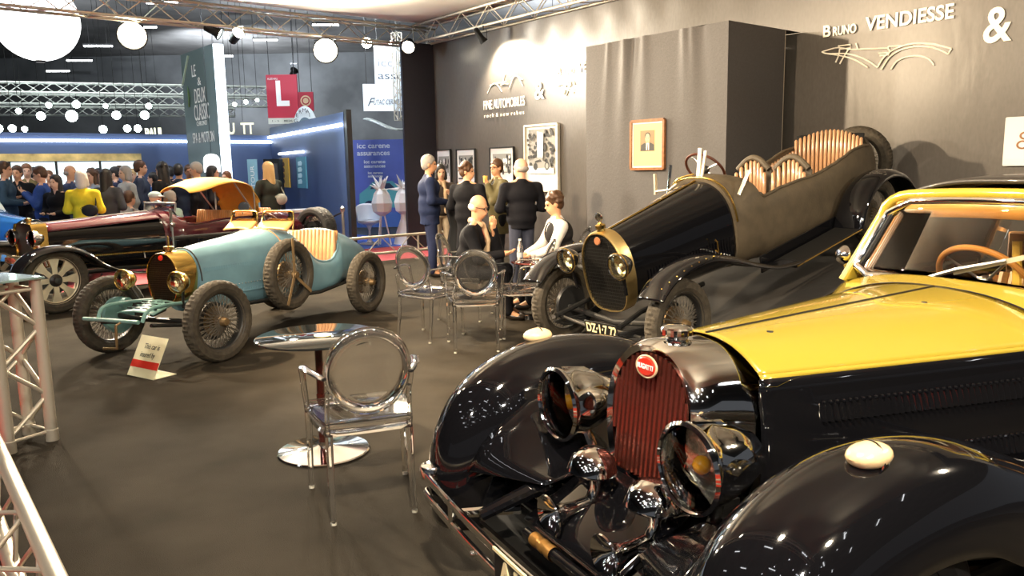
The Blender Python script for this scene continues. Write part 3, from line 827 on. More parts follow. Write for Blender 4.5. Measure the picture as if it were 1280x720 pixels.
    MB().tube([wpt(a, .90)+Vector((-.03, 0, 0)) for a in np.linspace(.03, .97, 25)], .026, 10, flat=1.6).build('header_trim', ORG, c)
    for a in (.035, .965):
        MB().tube([wpt(a, b)+Vector((-.045, 0, 0)) for b in np.linspace(.02, .95, 8)], .026, 8).build('pillar_trim', ORG, c)
    # roof
    BROOF = mat('black_roof', (.02, .017, .015), .45, coat=.3)
    def roof(a, b):
        yy = -1+2*b; x = -1.80-1.45*a; zc = 1.468+.075*math.sin(PI*min(1, a*.75+.18))-.18*a*a-(.20*max(0, a-.75)/.25)
        hw = .52+.05*math.sin(PI*a)-.10*a; return Vector((x+.05*(1-yy*yy)*(1-a), hw*yy, zc-.10*abs(yy)**3))
    MB().grid(roof, 20, 20).build('roof', BROOF, c, ang=60, solid=.02)
    MB().tube([roof(i/20, 1)+Vector((0, .005, -.01)) for i in range(21)], .02, 8).build('roof_rail', YELLOW, c)
    MB().tube([roof(i/20, 0)+Vector((0, -.005, -.01)) for i in range(21)], .02, 8).build('roof_rail', YELLOW, c)
    MB().grid(lambda a, b: roof(a*.98, .06+.88*b)+Vector((0, 0, -.04)), 12, 12).build('headliner', TAN, c, ang=60, solid=.01)
    MB().grid(lambda a, b: Vector((-3.18+.10*b, -.50+1.0*a, .95+.40*b)), 6, 6).build('rear_trim', TAN, c, solid=.02)
    # main tub: doors, tail
    def tub(a, b):
        x = -1.70-2.0*a; s = math.sin(PI*min(1, a*.8+.15)); hw = .68+.06*s-.35*max(0, a-.6)**1.2; zt = 1.0-.02*a-.45*max(0, a-.55)**1.6
        ang = PI*b; y = hw*math.copysign(abs(math.cos(ang))**.35, math.cos(ang)); z = .36+(zt-.36)*abs(math.sin(ang))**.35
        return Vector((x, y, z))
    mb = MB()
    for s in (1, -1):
        def f(a, b):
            x = -1.70-1.45*a; hw = .68+.06*math.sin(PI*min(1, a*.8+.15)); return Vector((x, s*(hw+.01*math.sin(PI*b)), .36+(1.0-.36)*b))
        MB().grid(f, 16, 8).build('door', BLACKP, c, ang=60, solid=.01)
        MB().tube([f(i/16, 1) for i in range(17)], .014, 8).build('waist_rail', YELLOW, c)
        MB().grid(lambda a, b: Vector((-1.86-1.0*a, s*(.665-.12*b), 1.01+.34*b)), 6, 4).build('side_window', PANE, c, solid=.004)
    tail = blend_rings([(-3.10, .72, .36, 1.02, 3), (-3.3, .70, .36, 1.18, 2.4), (-3.7, .62, .36, 1.05, 2.4), (-4.2, .40, .36, .80, 2.3), (-4.45, .12, .40, .6, 2.2)], 5)
    MB().loft(tail).build('tail', BLACKP, c, ang=60)
    MB().loft(blend_rings([(-3.2, .50, .95, 1.36, 2.2), (-3.5, .46, .95, 1.2, 2.2), (-3.8, .3, .9, 1.02, 2.2)], 4)).build('rear_deck', YELLOW, c, ang=60)
    # interior
    dash = mat('dash_wood', (.20, .075, .02), .3, noise=.4, nscale=14, coat=.5)
    MB().box((-1.78, 0, .95), (.10, 1.22, .20)).build('dashboard', dash, c, bevel=.02)
    st = empty('steering_wheel', (-2.02, -.20, 1.03), parent=c)
    sw = mat('brown_wheel_rim', (.50, .21, .045), .3, coat=.6)
    axd = Vector((-.80, 0, .60)).normalized()
    MB().torus((0, 0, 0), axd, .215, .015, 48, 10).build('rim', sw, st)
    mb = MB(); X = axd.cross(Vector((0, 1, 0))).normalized()
    for k in range(4):
        a = PI/4+k*PI/2; mb.tube([(0, 0, 0), X*(.21*math.cos(a))+Vector((0, .21*math.sin(a), 0))], .007, 6)
    mb.sphere((0, 0, 0), .035, 12).tube([(0, 0, 0), -axd*.32], .016, 8).build('spokes', STEEL, st)
    for y in (-.33, .33):
        s = empty('seat', (-2.45, y, .45), parent=c)
        MB().loft([ring(0+.28*0, .26, 0, .02), ring(.02, .27, -.06, .12), ring(.48, .27, -.06, .14), ring(.52, .24, -.04, .10)]).build('cushion', TAN, s)
        bk = MB()
        for i in range(9):
            yy = -.22+.055*i; bk.tube([(-.02, yy, .05), (-.08, yy, .30), (-.16, yy, .56-.10*abs(yy/.25)**3)], .034, 8)
        bk.build('backrest', mat('light_tan_leather', (.62, .33, .10), .45), s)
    gl = mat('yellow_wood', (.62, .38, .06), .4)
    MB().tube([(-2.05, -.05, .75), (-1.98, -.03, 1.02), (-1.97, -.04, 1.24)], .022, 8, flat=.5).build('centre_strap', gl, c)
    MB().box((-2.9, 0, .95), (.06, 1.2, .5)).build('rear_bulkhead', TAN, c, bevel=.01)
    # wipers
    for y0, y1, z1 in ((-.20, .16, 1.22), (.22, .56, 1.18)):
        w = empty('wiper', parent=c)
        a = wpt(.5+y0/1.2, .0)+Vector((.035, 0, -.005)); q = wpt(.5+y1/1.2, .34)+Vector((.03, 0, 0))
        MB().tube([a, a.lerp(q, .5)+Vector((.012, 0, .01)), q], .009, 6).build('wiper_arm', STEEL, w)
        MB().bar(a.lerp(q, .45)+Vector((-.004, 0, 0)), q+(q-a)*.45+Vector((-.012, 0, -.004)), .010, .020).build('wiper_blade', mat('pale_blade', (.55, .5, .35), .4, .5), w, smooth=False)
        MB().sphere(a, .02, 12).tube([a, a+Vector((-.02, 0, -.04))], .012).build('wiper_spindle', CHROME, w)
    # mirror on the far side
    mr = empty('wing_mirror', (-1.70, -.74, 1.13), parent=c)
    MB().lathe([(0, -.03), (.03, -.025), (.05, 0), (.052, .012), (.045, .014), (0, .010)], (0, 0, 0), (-1, .35, 0), 24).build('mirror_head', CHROME, mr)
    MB().tube([(0, 0, -.04), (.01, .05, -.10), (.03, .12, -.14)], .007).build('mirror_stem', CHROME, mr)
    # front wings
    path = [(.555, .22), (.57, .40), (.525, .60), (.41, .76), (.22, .862), (.0, .90), (-.26, .875), (-.52, .79), (-.80, .66), (-1.10, .53), (-1.45, .44), (-1.9, .40)]
    D = [.10, .17, .22, .23, .225, .22, .225, .25, .24, .18, .08, .03]
    for s in (1, -1):
        fender(c, path, s*.745, .195, D, BLACKP, n=7, p=2.1, m=30, oskirt=1.05, iskirt=1.55, ww=[.16, .185, .20, .205, .205, .205, .20, .195, .185, .17, .16, .15])
        l = empty('wing_lamp', (.06, s*.80, .895), parent=c)
        pearl = mat('pearl_lamp_glass', (.86, .62, .34), .25, coat=1, bump=.2, bscale=60)
        MB().sphere((0, 0, .012), (.066, .046, .032), 20).build('lamp_lens', pearl, l)
        MB().torus((.0, 0, .004), (1, 0, .15), .042, .003, 30).build('lamp_ridge', CHROME, l)
        MB().box((0, 0, -.008), (.05, .04, .02)).build('lamp_foot', CHROME, l, bevel=.005)
        PX = sorted((p[0], p[1]) for p in path)
        def crest(x): return float(np.interp(x, [p[0] for p in PX], [p[1] for p in PX]))
        def valance(a, b):
            x = .50-1.35*a; zo = crest(x)-.13-.06*max(0, x); zi = .50+.10*min(1, a*1.5); return Vector((x-.16*b*(1-a), s*(.575-.31*b), zo+(zi-zo)*(b**.6)))
        MB().grid(valance, 20, 10).build('inner_valance', BLACKP, c, ang=70, solid=.006)
        w = wheel(c, (-.06, s*.74, .36), s, 0, 'smooth', .36, .15)
        wheel(c, (-3.25, s*.68, .36), s, 0, 'smooth', .36, .15)
        fender(c, [(-2.75, .36), (-2.86, .58), (-3.05, .74), (-3.3, .80), (-3.6, .72), (-3.9, .5), (-4.1, .3)], s*.70, .17, [.05, .15, .2, .22, .2, .12, .05], BLACKP, name='rear_fender', n=5)
        MB().box((-2.3, s*.74, .33), (1.0, .22, .03)).build('running_board', BLACKM, c, bevel=.01)
        # chassis horn
        MB().tube([(.55, s*.36, .40), (.35, s*.34, .46), (.1, s*.30, .46), (-.6, s*.30, .40)], [.022, .03, .035, .035], 10).build('chassis_rail', BLACKP, c)
    # lower nose: dark apron and stone guard
    MB().grid(lambda a, b: Vector((.13+.30*b, -.26+.52*a, .56-.16*b)), 8, 6).build('front_apron', BLACKP, c, solid=.006)
    mb = MB()
    for i in range(13): mb.tube([(.12, -.13+.0215*i, .53), (.14, -.13+.0215*i, .36)], .004, 5)
    mb.build('lower_grille', BLACKP, c)
    MB().box((-.02, 0, .45), (.10, .5, .22)).build('radiator_base', BLACKM, c)
    MB().box((-1.5, 0, .27), (3.9, 1.16, .02)).build('underside_shade_sheet', BLACKM, c)  # dark sheet standing in for the shade under the car
    MB().tube([(.30, -.50, .36), (.30, .50, .36)], .028, 12).build('front_axle', BLACKP, c)
    tk = empty('oil_tank', (.20, .42, .38), parent=c)
    MB().lathe([(0, -.20), (.06, -.195), (.095, -.16), (.10, -.10), (.10, .12), (.09, .16), (0, .17)], (0, 0, 0), (-.1, 1, 0), 32).build('tank', BLACKP, tk)
    MB().tube([(.02, -.1, .09), (.03, -.1, .13)], .010).build('tank_nipple', STEEL, tk)
    # tie bar with worn brass band
    t2 = empty('tie_rod', parent=c)
    MB().tube([(.44, -.22, .37), (.44, .62, .37)], .020, 12).build('rod', BLACKP, t2)
    MB().lathe([(.024, 0), (.024, .025), (.021, .03), (.021, .05), (.024, .055), (.024, .075), (.021, .08), (.021, .095), (.025, .1), (.025, .13)], (.44, -.17, .37), (0, 1, 0), 16).build('band', mat('worn_brass', (.5, .26, .07), .35, .8), t2)
    # headlamps
    for s in (-1, 1):
        h = headlamp(c, (.215, s*.355, .755), .128, (1, 0, -.02), CHROME, 1.95, amber=True)
        MB().tube([(-.10, 0, -.11), (-.12, -s*.05, -.22), (-.13, -s*.10, -.32)], .02, 10).build('lamp_bracket', CHROME, h)
        MB().tube([(-.20, 0, .058), (-.09, 0, .112), (.0, 0, .131)], [.008, .014, .006], 8).build('lamp_ridge', CHROME, h)
    # horns: a domed body above a forward trumpet
    for y in (-.105, .215):
        h = empty('horn', (.25, y, .60), parent=c); h.scale = (1.22, 1.22, 1.22)
        MB().lathe([(0, .062), (.03, .058), (.058, .036), (.068, .004), (.070, -.006), (.062, -.014), (.03, -.022), (0, -.022)], (0, 0, 0), (-.12, 0, 1), 32).build('horn_dome', CHROME, h)
        MB().tube([(-.01, 0, -.02), (-.01, 0, -.06), (.01, 0, -.092), (.06, 0, -.10)], [.020, .018, .017, .017], 12).build('horn_elbow', CHROME, h)
        MB().lathe([(.017, 0), (.020, .03), (.032, .06), (.056, .082), (.060, .084), (.058, .088), (.053, .084), (.030, .064), (.012, .03), (.010, 0)], (.055, 0, -.10), (1, 0, -.08), 28).build('horn_trumpet', CHROME, h)
    # bumper: two blades with rolled ends, plate between
    bp = empty('bumper', parent=c)
    for z in (.425, .345):
        pts = cr([(.590, -.765, z), (.602, -.74, z), (.612, -.60, z), (.628, -.3, z), (.634, 0, z), (.628, .3, z), (.612, .60, z), (.602, .74, z), (.590, .765, z)], 6)
        mb = MB(); rows = []
        for i, p in enumerate(pts):
            rows.append([Vector(p)+Vector((.010*math.cos(a), 0, .021*math.sin(a))) for a in [2*PI*k/10 for k in range(10)]])
        mb.loft(rows).build('bumper_blade', CHROME, bp)
    for y in (-.755, .755):
        MB().lathe([(0, .03), (.040, .028), (.045, .02), (.045, -.02), (0, -.022)], (.575, y*.99, .432), (0, 0, 1), 24).build('rolled_end', CHROME, bp)
    for y in (-.45, .45):
        MB().tube([(.61, y, .385), (.40, y*.75, .40)], .018).tube([(.622, y, .33), (.622, y, .44)], .012).build('bumper_iron', CHROME, bp)
    MB().sphere((.645, -.22, .345), .011, 10).build('bolt', CHROME, bp)
    pl = empty('number_plate', (.648, -.035, .305), parent=c)
    MB().box((.0, .27, .07), (.008, .56, .14)).build('plate', mat('plate_black', (.01, .01, .01), .35), pl, bevel=.002)
    cream = mat('plate_cream', (.85, .72, .42), .45)
    MB().bar((.006, -.01, .003), (.006, .55, .003), .008, .008).bar((.006, -.01, .142), (.006, .55, .142), .008, .010).build('plate_border', cream, pl, smooth=False)
    text('plate_lettering', 'AL\u00b766\u00b79', .15, cream, pl, (.006, .02, .02), (0, 1, 0), (0, 0, 1), .002, width=.46, bold=.003)
    return c
yellow_car()
def pleats(parent, name, m, p0, p1, up, n, r, height, curve=None, back=None):
    """row of stitched rolls from p0 to p1, rising along up"""
    p0, p1, up = V3(p0), V3(p1), V3(up); mb = MB()
    for i in range(n):
        f = i/(n-1); h = height*(curve(f) if curve else 1); a = p0.lerp(p1, f)
        q = (back(f) if back else Vector((0, 0, 0)))
        mb.tube([a+q, a+q+up*h*.5, a+q+up*h*.97, a+q+up*h], [r, r*1.05, r*.9, r*.3], 8)
    return mb.build(name, m, parent, ang=60)
def cutbody(parent, keys, cuts, mt, name='body', n=5, rimm=None, **kw):
    """loft whose top is opened between the x-ranges given in cuts: (x0, x1, half width of the opening, floor z)"""
    K = [tuple(k)+((2.6,) if len(k) == 4 else ()) for k in keys]
    S = cr(K, n); xs = []
    for k in S: xs.append(k)
    for c in cuts:
        for xx in (c[0]+.004, c[0]-.004, c[1]+.004, c[1]-.004):
            for i in range(len(S)-1):
                a, b = S[i], S[i+1]
                if (a[0]-xx)*(b[0]-xx) < 0:
                    t = (xx-a[0])/(b[0]-a[0]); xs.append(tuple(p+(q-p)*t for p, q in zip(a, b))); break
    xs.sort(key=lambda k: -k[0]); rings = []; rims = []
    for k in xs:
        cut = None
        for c in cuts:
            if c[1] <= k[0] <= c[0]: cut = (min(c[2], k[1]-.035), c[3])
        rg = ring(k[0], max(k[1], .005), k[2], k[3], k[4], n=180, **kw)
        if cut:
            lim, fl = cut; zmid = k[2]+(k[3]-k[2])*.45
            edge = [p for p in rg if p.y >= lim and p.z > zmid]
            e = min(edge, key=lambda p: p.y) if edge else Vector((k[0], lim, zmid))
            rims.append((k[0], e.y, e.z))
            for p in rg:
                if p.z > zmid and abs(p.y) < e.y-1e-6: p.z = fl; p.y *= .97
        rings.append(rg)
    o = MB().loft(rings).build(name, mt, parent, ang=40)
    if rims:
        path = rims+[(rims[-1][0], -rims[-1][1]+.0, rims[-1][2])] if False else rims
        full = path+[(x, -y, z) for x, y, z in reversed(path)]
        MB().tube(full, .016, 8, closed=True).build('cockpit_rim', rimm or mt, parent)
    return o
def bug_radiator(c, hw, zb, zt, x, shellm, depth=.16, corem=None, badge=True, taper=1.0, k=.95):
    def o(s, dz, xx): return [Vector((xx, y*s, zb-dz*.4+(z-zb)*(1+dz/(zt-zb)*1.2))) for y, z in shoe_outline(hw, zb, zt, k)]
    MB().loft([o(.95, -.01, x-.02), o(.965, -.006, x+.004), o(1.0, .006, x+.004), o(1.05, .015, x-.02), o(1.06, .018, x-depth)], cap=False).build('radiator_shell', shellm, c, ang=50)
    ol = [(y*.96, z) for y, z in shoe_outline(hw, zb, zt-.012, k)]
    cm = corem or mat('radiator_core', (.06, .04, .022), .4, .7)
    g = MB().add([Vector((x-.018, y, z)) for y, z in ol], [tuple(range(len(ol)))]); g.build('radiator_core', BLACKM, c, smooth=False)
    mb = MB()
    def span(v, ax):
        r = []
        for i in range(len(ol)):
            a, b = ol[i], ol[(i+1) % len(ol)]
            if (a[ax]-v)*(b[ax]-v) <= 0 and a[ax] != b[ax]: r.append(a[1-ax]+(b[1-ax]-a[1-ax])*(v-a[ax])/(b[ax]-a[ax]))
        return (min(r), max(r)) if len(r) > 1 else None
    n = 22
    for i in range(n):
        y = -hw*.9+1.8*hw*i/(n-1); q = span(y, 0)
        if q: mb.bar((x-.01, y, q[0]), (x-.01, y, q[1]), .004, .004)
        z = zb+(zt-zb)*(i+.5)/n; q = span(z, 1)
        if q: mb.bar((x-.011, q[0], z), (x-.011, q[1], z), .004, .004)
    mb.build('radiator_mesh', cm, c, smooth=False)
    if badge:
        b = MB().lathe([(0, .008), (.022, .007), (.026, 0)], (x+.0, 0, zt-.035), (1, 0, .1), 24).build('badge', mat('enamel_red', (.62, .03, .015), .25, coat=1), c)

# ================================================================== black torpedo on its ramp
def black_car():
    c = car_root('vintage_car', .9, 6.5, .035, math.radians(218.5), 'black open vintage tourer parked nose down on a ramp before the grey wall', .23)
    SUEDE = mat('brown_black_cloth_body', (.074, .056, .034), .62, bump=.25, bscale=60, noise=.2, nscale=9)
    BLK = BLACKP
    # bonnet
    MB().loft(blend_rings([(-.10, .225, .40, 1.055, 2.3), (-.5, .265, .38, 1.09, 2.3), (-.9, .31, .36, 1.125, 2.35), (-1.28, .365, .34, 1.16, 2.4)], 6, n=56)).build('bonnet', BLK, c, ang=60)
    for s in (1, -1):
        mb = MB()
        for i in range(30):
            f = i/29; x = -.25-.95*f; hw = .235+.13*(-x-.1)/1.18
            louvers(mb, (x, s*(hw-.004), .60), (x-.02, s*(hw-.004), .60), 1, .16, .012*s, .018)
        mb.build('louvres', BLK, c, ang=20)
        h = MB().tube([(-1.0, s*.345, .62), (-1.0, s*.375, .60), (-1.0, s*.375, .70), (-.98, s*.37, .72)], .007).build('bonnet_catch', BRASS, c)
    bug_radiator(c, .24, .385, 1.06, .02, mat('aged_brass', (.74, .55, .24), .38, 1), .11, badge=False, k=9, corem=mat('black_mesh', (.012, .011, .010), .5, .3))
    MB().lathe([(0, .010), (.030, .009), (.034, 0)], (.03, 0, 1.0), (1, 0, .1), 24).build('badge', mat('copper_badge', (.60, .25, .12), .3, .6), c)
    f = empty('filler_cap', (-.03, 0, 1.07), parent=c)
    MB().lathe([(.035, 0), (.03, .02), (.042, .024), (.042, .05), (.02, .06), (.012, .075)], seg=20).build('cap', BRASS, f)
    MB().torus((0, 0, .115), (1, 0, 0), .032, .008, 24).lathe([(0, -.01), (.028, -.008), (.028, .008), (0, .01)], (0, 0, .115), (1, 0, 0), 24).tube([(0, 0, .07), (0, 0, .085)], .01).build('temperature_gauge', CHROME, f)
    MB().tube([(-.10-1.17*i/20, 0, 1.058+.107*i/20) for i in range(21)], .009, 6).build('bonnet_hinge', BRASS, c)
    # tub
    keys = [(-1.27, .385, .34, 1.18, 2.5), (-1.42, .41, .32, 1.19, 2.5), (-1.62, .43, .31, 1.12, 3.4), (-1.72, .44, .30, 1.02, 4), (-2.1, .47, .29, .965, 5), (-2.6, .47, .28, .94, 5), (-3.0, .46, .28, .98, 5), (-3.35, .44, .30, 1.08, 4), (-3.55, .42, .34, 1.12, 3), (-3.78, .36, .40, 1.05, 2.6), (-3.92, .22, .48, .88, 2.4), (-3.97, .10, .55, .75, 2.2)]
    cutbody(c, keys, [(-1.64, -3.62, .40, .42)], SUEDE, 'tub', n=7)
    # brass line across the scuttle, dashboard cowl
    MB().tube([tuple(p+Vector((.0, 0, .004))) for p in ring(-1.29, .392, .34, 1.187, 2.5, n=60, zm=.75)[0:31]], .009, 8).build('scuttle_band', BRASS, c)
    rimk = [(-1.66, .41, 1.05), (-1.8, .425, 1.005), (-2.1, .445, .965), (-2.6, .448, .945), (-3.0, .44, .985), (-3.35, .42, 1.07), (-3.55, .37, 1.12), (-3.63, .20, 1.13), (-3.65, 0, 1.13)]
    rim = cr(rimk, 5); rim = rim+[(x, -y, z) for x, y, z in reversed(rim[:-1])]
    tanp = mat('pale_tan_leather', (.36, .20, .10), .28, coat=.5, noise=.15)
    MB().box((-2.6, 0, .44), (1.9, .78, .05)).build('cabin_floor', BLACKM, c)
    # inner side linings
    for s in (1, -1):
        pleats(c, 'side_lining', tanp, (-2.5, s*.405, .50), (-3.50, s*.385, .50), (0, 0, 1), 19, .022, .34, curve=lambda f: 1+.30*f)
    # front pair and rear bench
    for y in (-.215, .215):
        s = empty('seat', (-2.12, y, .45), parent=c)
        MB().loft(blend_rings([(.24, .17, 0, .10), (.20, .19, -.02, .16), (-.15, .19, -.02, .18), (-.2, .17, 0, .12)], 3)).build('cushion', tanp, s)
        pleats(s, 'backrest_pleats', tanp, (-.20, -.165, .12), (-.20, .165, .12), (-.20, 0, 1), 8, .020, .50, curve=lambda f: .78+.22*math.sin(PI*f), back=lambda f: Vector((-.05*math.sin(PI*f), 0, 0)))
        sh = []
        for i in range(13):
            f = i/12; sh.append(Vector((-.20-.10*(.78+.22*math.sin(PI*f))-.06, -.18+.36*f, .12+.52*(.78+.22*math.sin(PI*f)))))
        MB().tube(sh, .03, 10).build('backrest_roll', SUEDE, s)
        MB().grid(lambda a, b: Vector((-.245-.13*b-.03*math.sin(PI*a), -.19+.38*a, .02+.62*b*(.78+.22*math.sin(PI*a)))), 10, 6).build('backrest_shell', SUEDE, s, solid=.02)
    s = empty('rear_bench', (-3.05, 0, .45), parent=c)
    MB().grid(lambda a, b: Vector((-.39-.11*b-.05*math.sin(PI*a), -.38+.76*a, .10+.53*b)), 10, 4).build('backrest_board', BLACKM, s, solid=.01)
    MB().loft(blend_rings([(.30, .34, 0, .12), (.26, .37, -.02, .20), (-.25, .37, -.02, .22), (-.3, .36, 0, .14)], 3)).build('cushion', tanp, s)
    pleats(s, 'backrest_pleats', tanp, (-.36, -.37, .15), (-.36, .37, .15), (-.22, 0, 1), 17, .019, .53, curve=lambda f: .84+.16*math.sin(PI*f), back=lambda f: Vector((-.05*math.sin(PI*f), 0, 0)))
    # steering wheel and folded screens
    st = empty('steering_wheel', (-1.66, -.18, 1.17), parent=c)
    ax_ = Vector((-.86, 0, .5)).normalized(); X = ax_.cross(Vector((0, 1, 0))).normalized()
    MB().torus((0, 0, 0), ax_, .20, .013, 48, 10).build('rim', mat('dark_wood_rim', (.07, .02, .01), .3, coat=.5), st)
    mb = MB()
    for k in range(4): mb.tube([(0, 0, 0), X*(.2*math.cos(k*PI/2+.4))+Vector((0, .2*math.sin(k*PI/2+.4), 0))], .008, 6)
    mb.build('spokes', STEEL, st); MB().sphere((0, 0, 0), .04, 14).tube([(0, 0, 0), -ax_*.4], .016).build('boss', DARKM, st)
    PALEM = mat('pale_metal', (.80, .74, .60), .35, .7)
    w = empty('windscreen', parent=c)
    MB().tube([(-1.32, .0, 1.17), (-1.40, 0, 1.43)], .020, 10, flat=.8).tube([(-1.33, .03, 1.18), (-1.42, .04, 1.40)], .014, 8).build('screen_post', PALEM, w)
    MB().tube([(-1.34, .395, 1.02), (-1.52, .40, 1.19)], .016, 8).build('screen_post', PALEM, w)
    MB().tube([(-1.34, -.395, 1.02), (-1.44, -.40, 1.27)], .014, 8).build('screen_post', CHROME, w)
    MB().tube(cr([(-1.36, -.38, 1.04), (-1.33, -.25, 1.16), (-1.33, -.05, 1.21)], 6), .009, 6).build('screen_foot', BRASS, w)
    mir = empty('wing_mirror', (-1.2, -.42, 1.10), parent=c)
    MB().bar((0, 0, -.05), (-.03, 0, .14), .03, .02, (0, 1, 0)).tube([(0, 0, -.02), (-.06, .12, -.02), (-.1, .2, .04)], .012).build('mirror', PALEM, mir)
    # wings and running boards
    for s in (1, -1):
        fender(c, [(.26, .66), (.10, .765), (-.12, .815), (-.40, .80), (-.68, .70), (-1.0, .54), (-1.3, .42), (-1.6, .36)], s*.68, .125, [.02, .035, .045, .05, .05, .04, .025, .01], BLK, p=2.2, n=7)
        rivm = MB()
        for i in range(9):
            x = .22-.09*i; rivm.sphere((x, s*.79, .70+.10*math.sin(PI*(i+2)/14)), .008, 8)
        rivm.build('wing_rivets', BRASS, c)
        MB().box((-2.05, s*.66, .345), (1.1, .26, .03)).build('running_board', BLACKM, c, bevel=.008)
        MB().box((-2.05, s*.50, .37), (1.3, .02, .16)).build('valance', BLK, c, bevel=.004)
        MB().tube([(-1.5, s*.80, .35), (-2.6, s*.80, .35)], .008, 6).build('board_edge', BRASS, c)
        fender(c, [(-2.58, .35), (-2.66, .52), (-2.82, .68), (-3.05, .765), (-3.3, .76), (-3.55, .66), (-3.72, .48), (-3.80, .30)], s*.66, .145, [.03, .05, .07, .08, .08, .07, .05, .03], BLK, name='rear_fender', p=2.2, n=7)
        wheel(c, (-.05, s*.66, .35), s, 0, 'wire', .35, .13)
        wheel(c, (-3.14, s*.66, .35), s, 0, 'wire', .35, .13)
        h = headlamp(c, (.13, s*.30, .845), .10, (1, 0, .04), mat('black_lamp_shell', (.01, .01, .01), .15, coat=1), 1.2)
        MB().torus((.012, 0, 0), (1, 0, .04), .104, .008, 36).build('lamp_rim', BRASS, h)
        MB().tube([(-.03, 0, -.07), (-.05, -s*.02, -.26)], .014, 8).build('lamp_bracket', BLK, h)
        MB().tube([(.30, s*.36, .40), (.0, s*.33, .42), (-.8, s*.33, .38)], .022, 8).build('chassis_rail', BLACKM, c)
        sp = MB()
        for i in range(4): sp.tube([(.34-.03*i, s*.36, .36-.02*i), (.0, s*.37, .29-.02*i), (-.4+.03*i, s*.36, .34-.02*i)], .012, 6)
        sp.build('leaf_spring', DARKM, c)
        MB().lathe([(.0, -.02), (.16, -.02), (.17, 0), (.16, .02), (0, .02)], (-.05, s*.57, .35), (0, 1, 0), 28).build('brake_drum', DARKM, c)
    MB().tube([(-.02, -.60, .34), (-.02, 0, .27), (-.02, .60, .34)], .026, 10).build('front_axle', DARKM, c)
    MB().tube([(.25, -.36, .38), (.30, 0, .36), (.25, .36, .38)], .012, 8).tube([(.12, -.5, .3), (.16, .45, .28)], .010).build('front_tie_bar', STEEL, c)
    pl = empty('number_plate', (.33, .02, .325), parent=c)
    MB().box((0, .17, .05), (.008, .36, .11)).build('plate', mat('plate_black', (.01, .01, .01), .35), pl, bevel=.002)
    text('plate_lettering', 'DZ\u00b71\u00b77 72', .105, mat('plate_cream', (.85, .72, .42), .45), pl, (.006, .01, .015), (0, 1, 0), (0, 0, 1), .002, width=.33, bold=.002)
    # spare wheel upright behind the tail
    sw = wheel(c, (-4.03, .05, .70), 1, PI/2, 'wire', .36, .14, name='spare_wheel', lean=.0)
    sw.rotation_euler = Euler((0, .25, PI/2), 'XYZ')
    MB().tube([(-3.8, 0, .6), (-4.06, .05, .70)], .03).build('spare_carrier', DARKM, c)
    # the draped ramp it stands on
    r = empty('display_ramp', (.9, 6.5, .0), math.radians(218.5)); tag(r, 'dark cloth covered wedge ramp under the tilted black car', 'ramp')
    x0, x1 = .35, -4.3; sl = math.tan(.23); w_ = .92
    def top(x): return max(.012, .035-.0+(-x)*sl-.0-.012)
    cl = mat('ramp_cloth', (.030, .027, .024), .9, bump=.4, bscale=12)
    def sh(xx):
        z = top(xx); return [Vector((xx, -w_, 0)), Vector((xx, -w_, z*.5)), Vector((xx, -w_, z)), Vector((xx, 0, z)), Vector((xx, w_, z)), Vector((xx, w_+.01*math.sin(xx*9), z*.5)), Vector((xx, w_+.02*math.sin(xx*9), 0))]
    MB().loft([sh(x0+(x1-x0)*i/50) for i in range(51)]).build('ramp_body', cl, r, ang=30)
black_car()

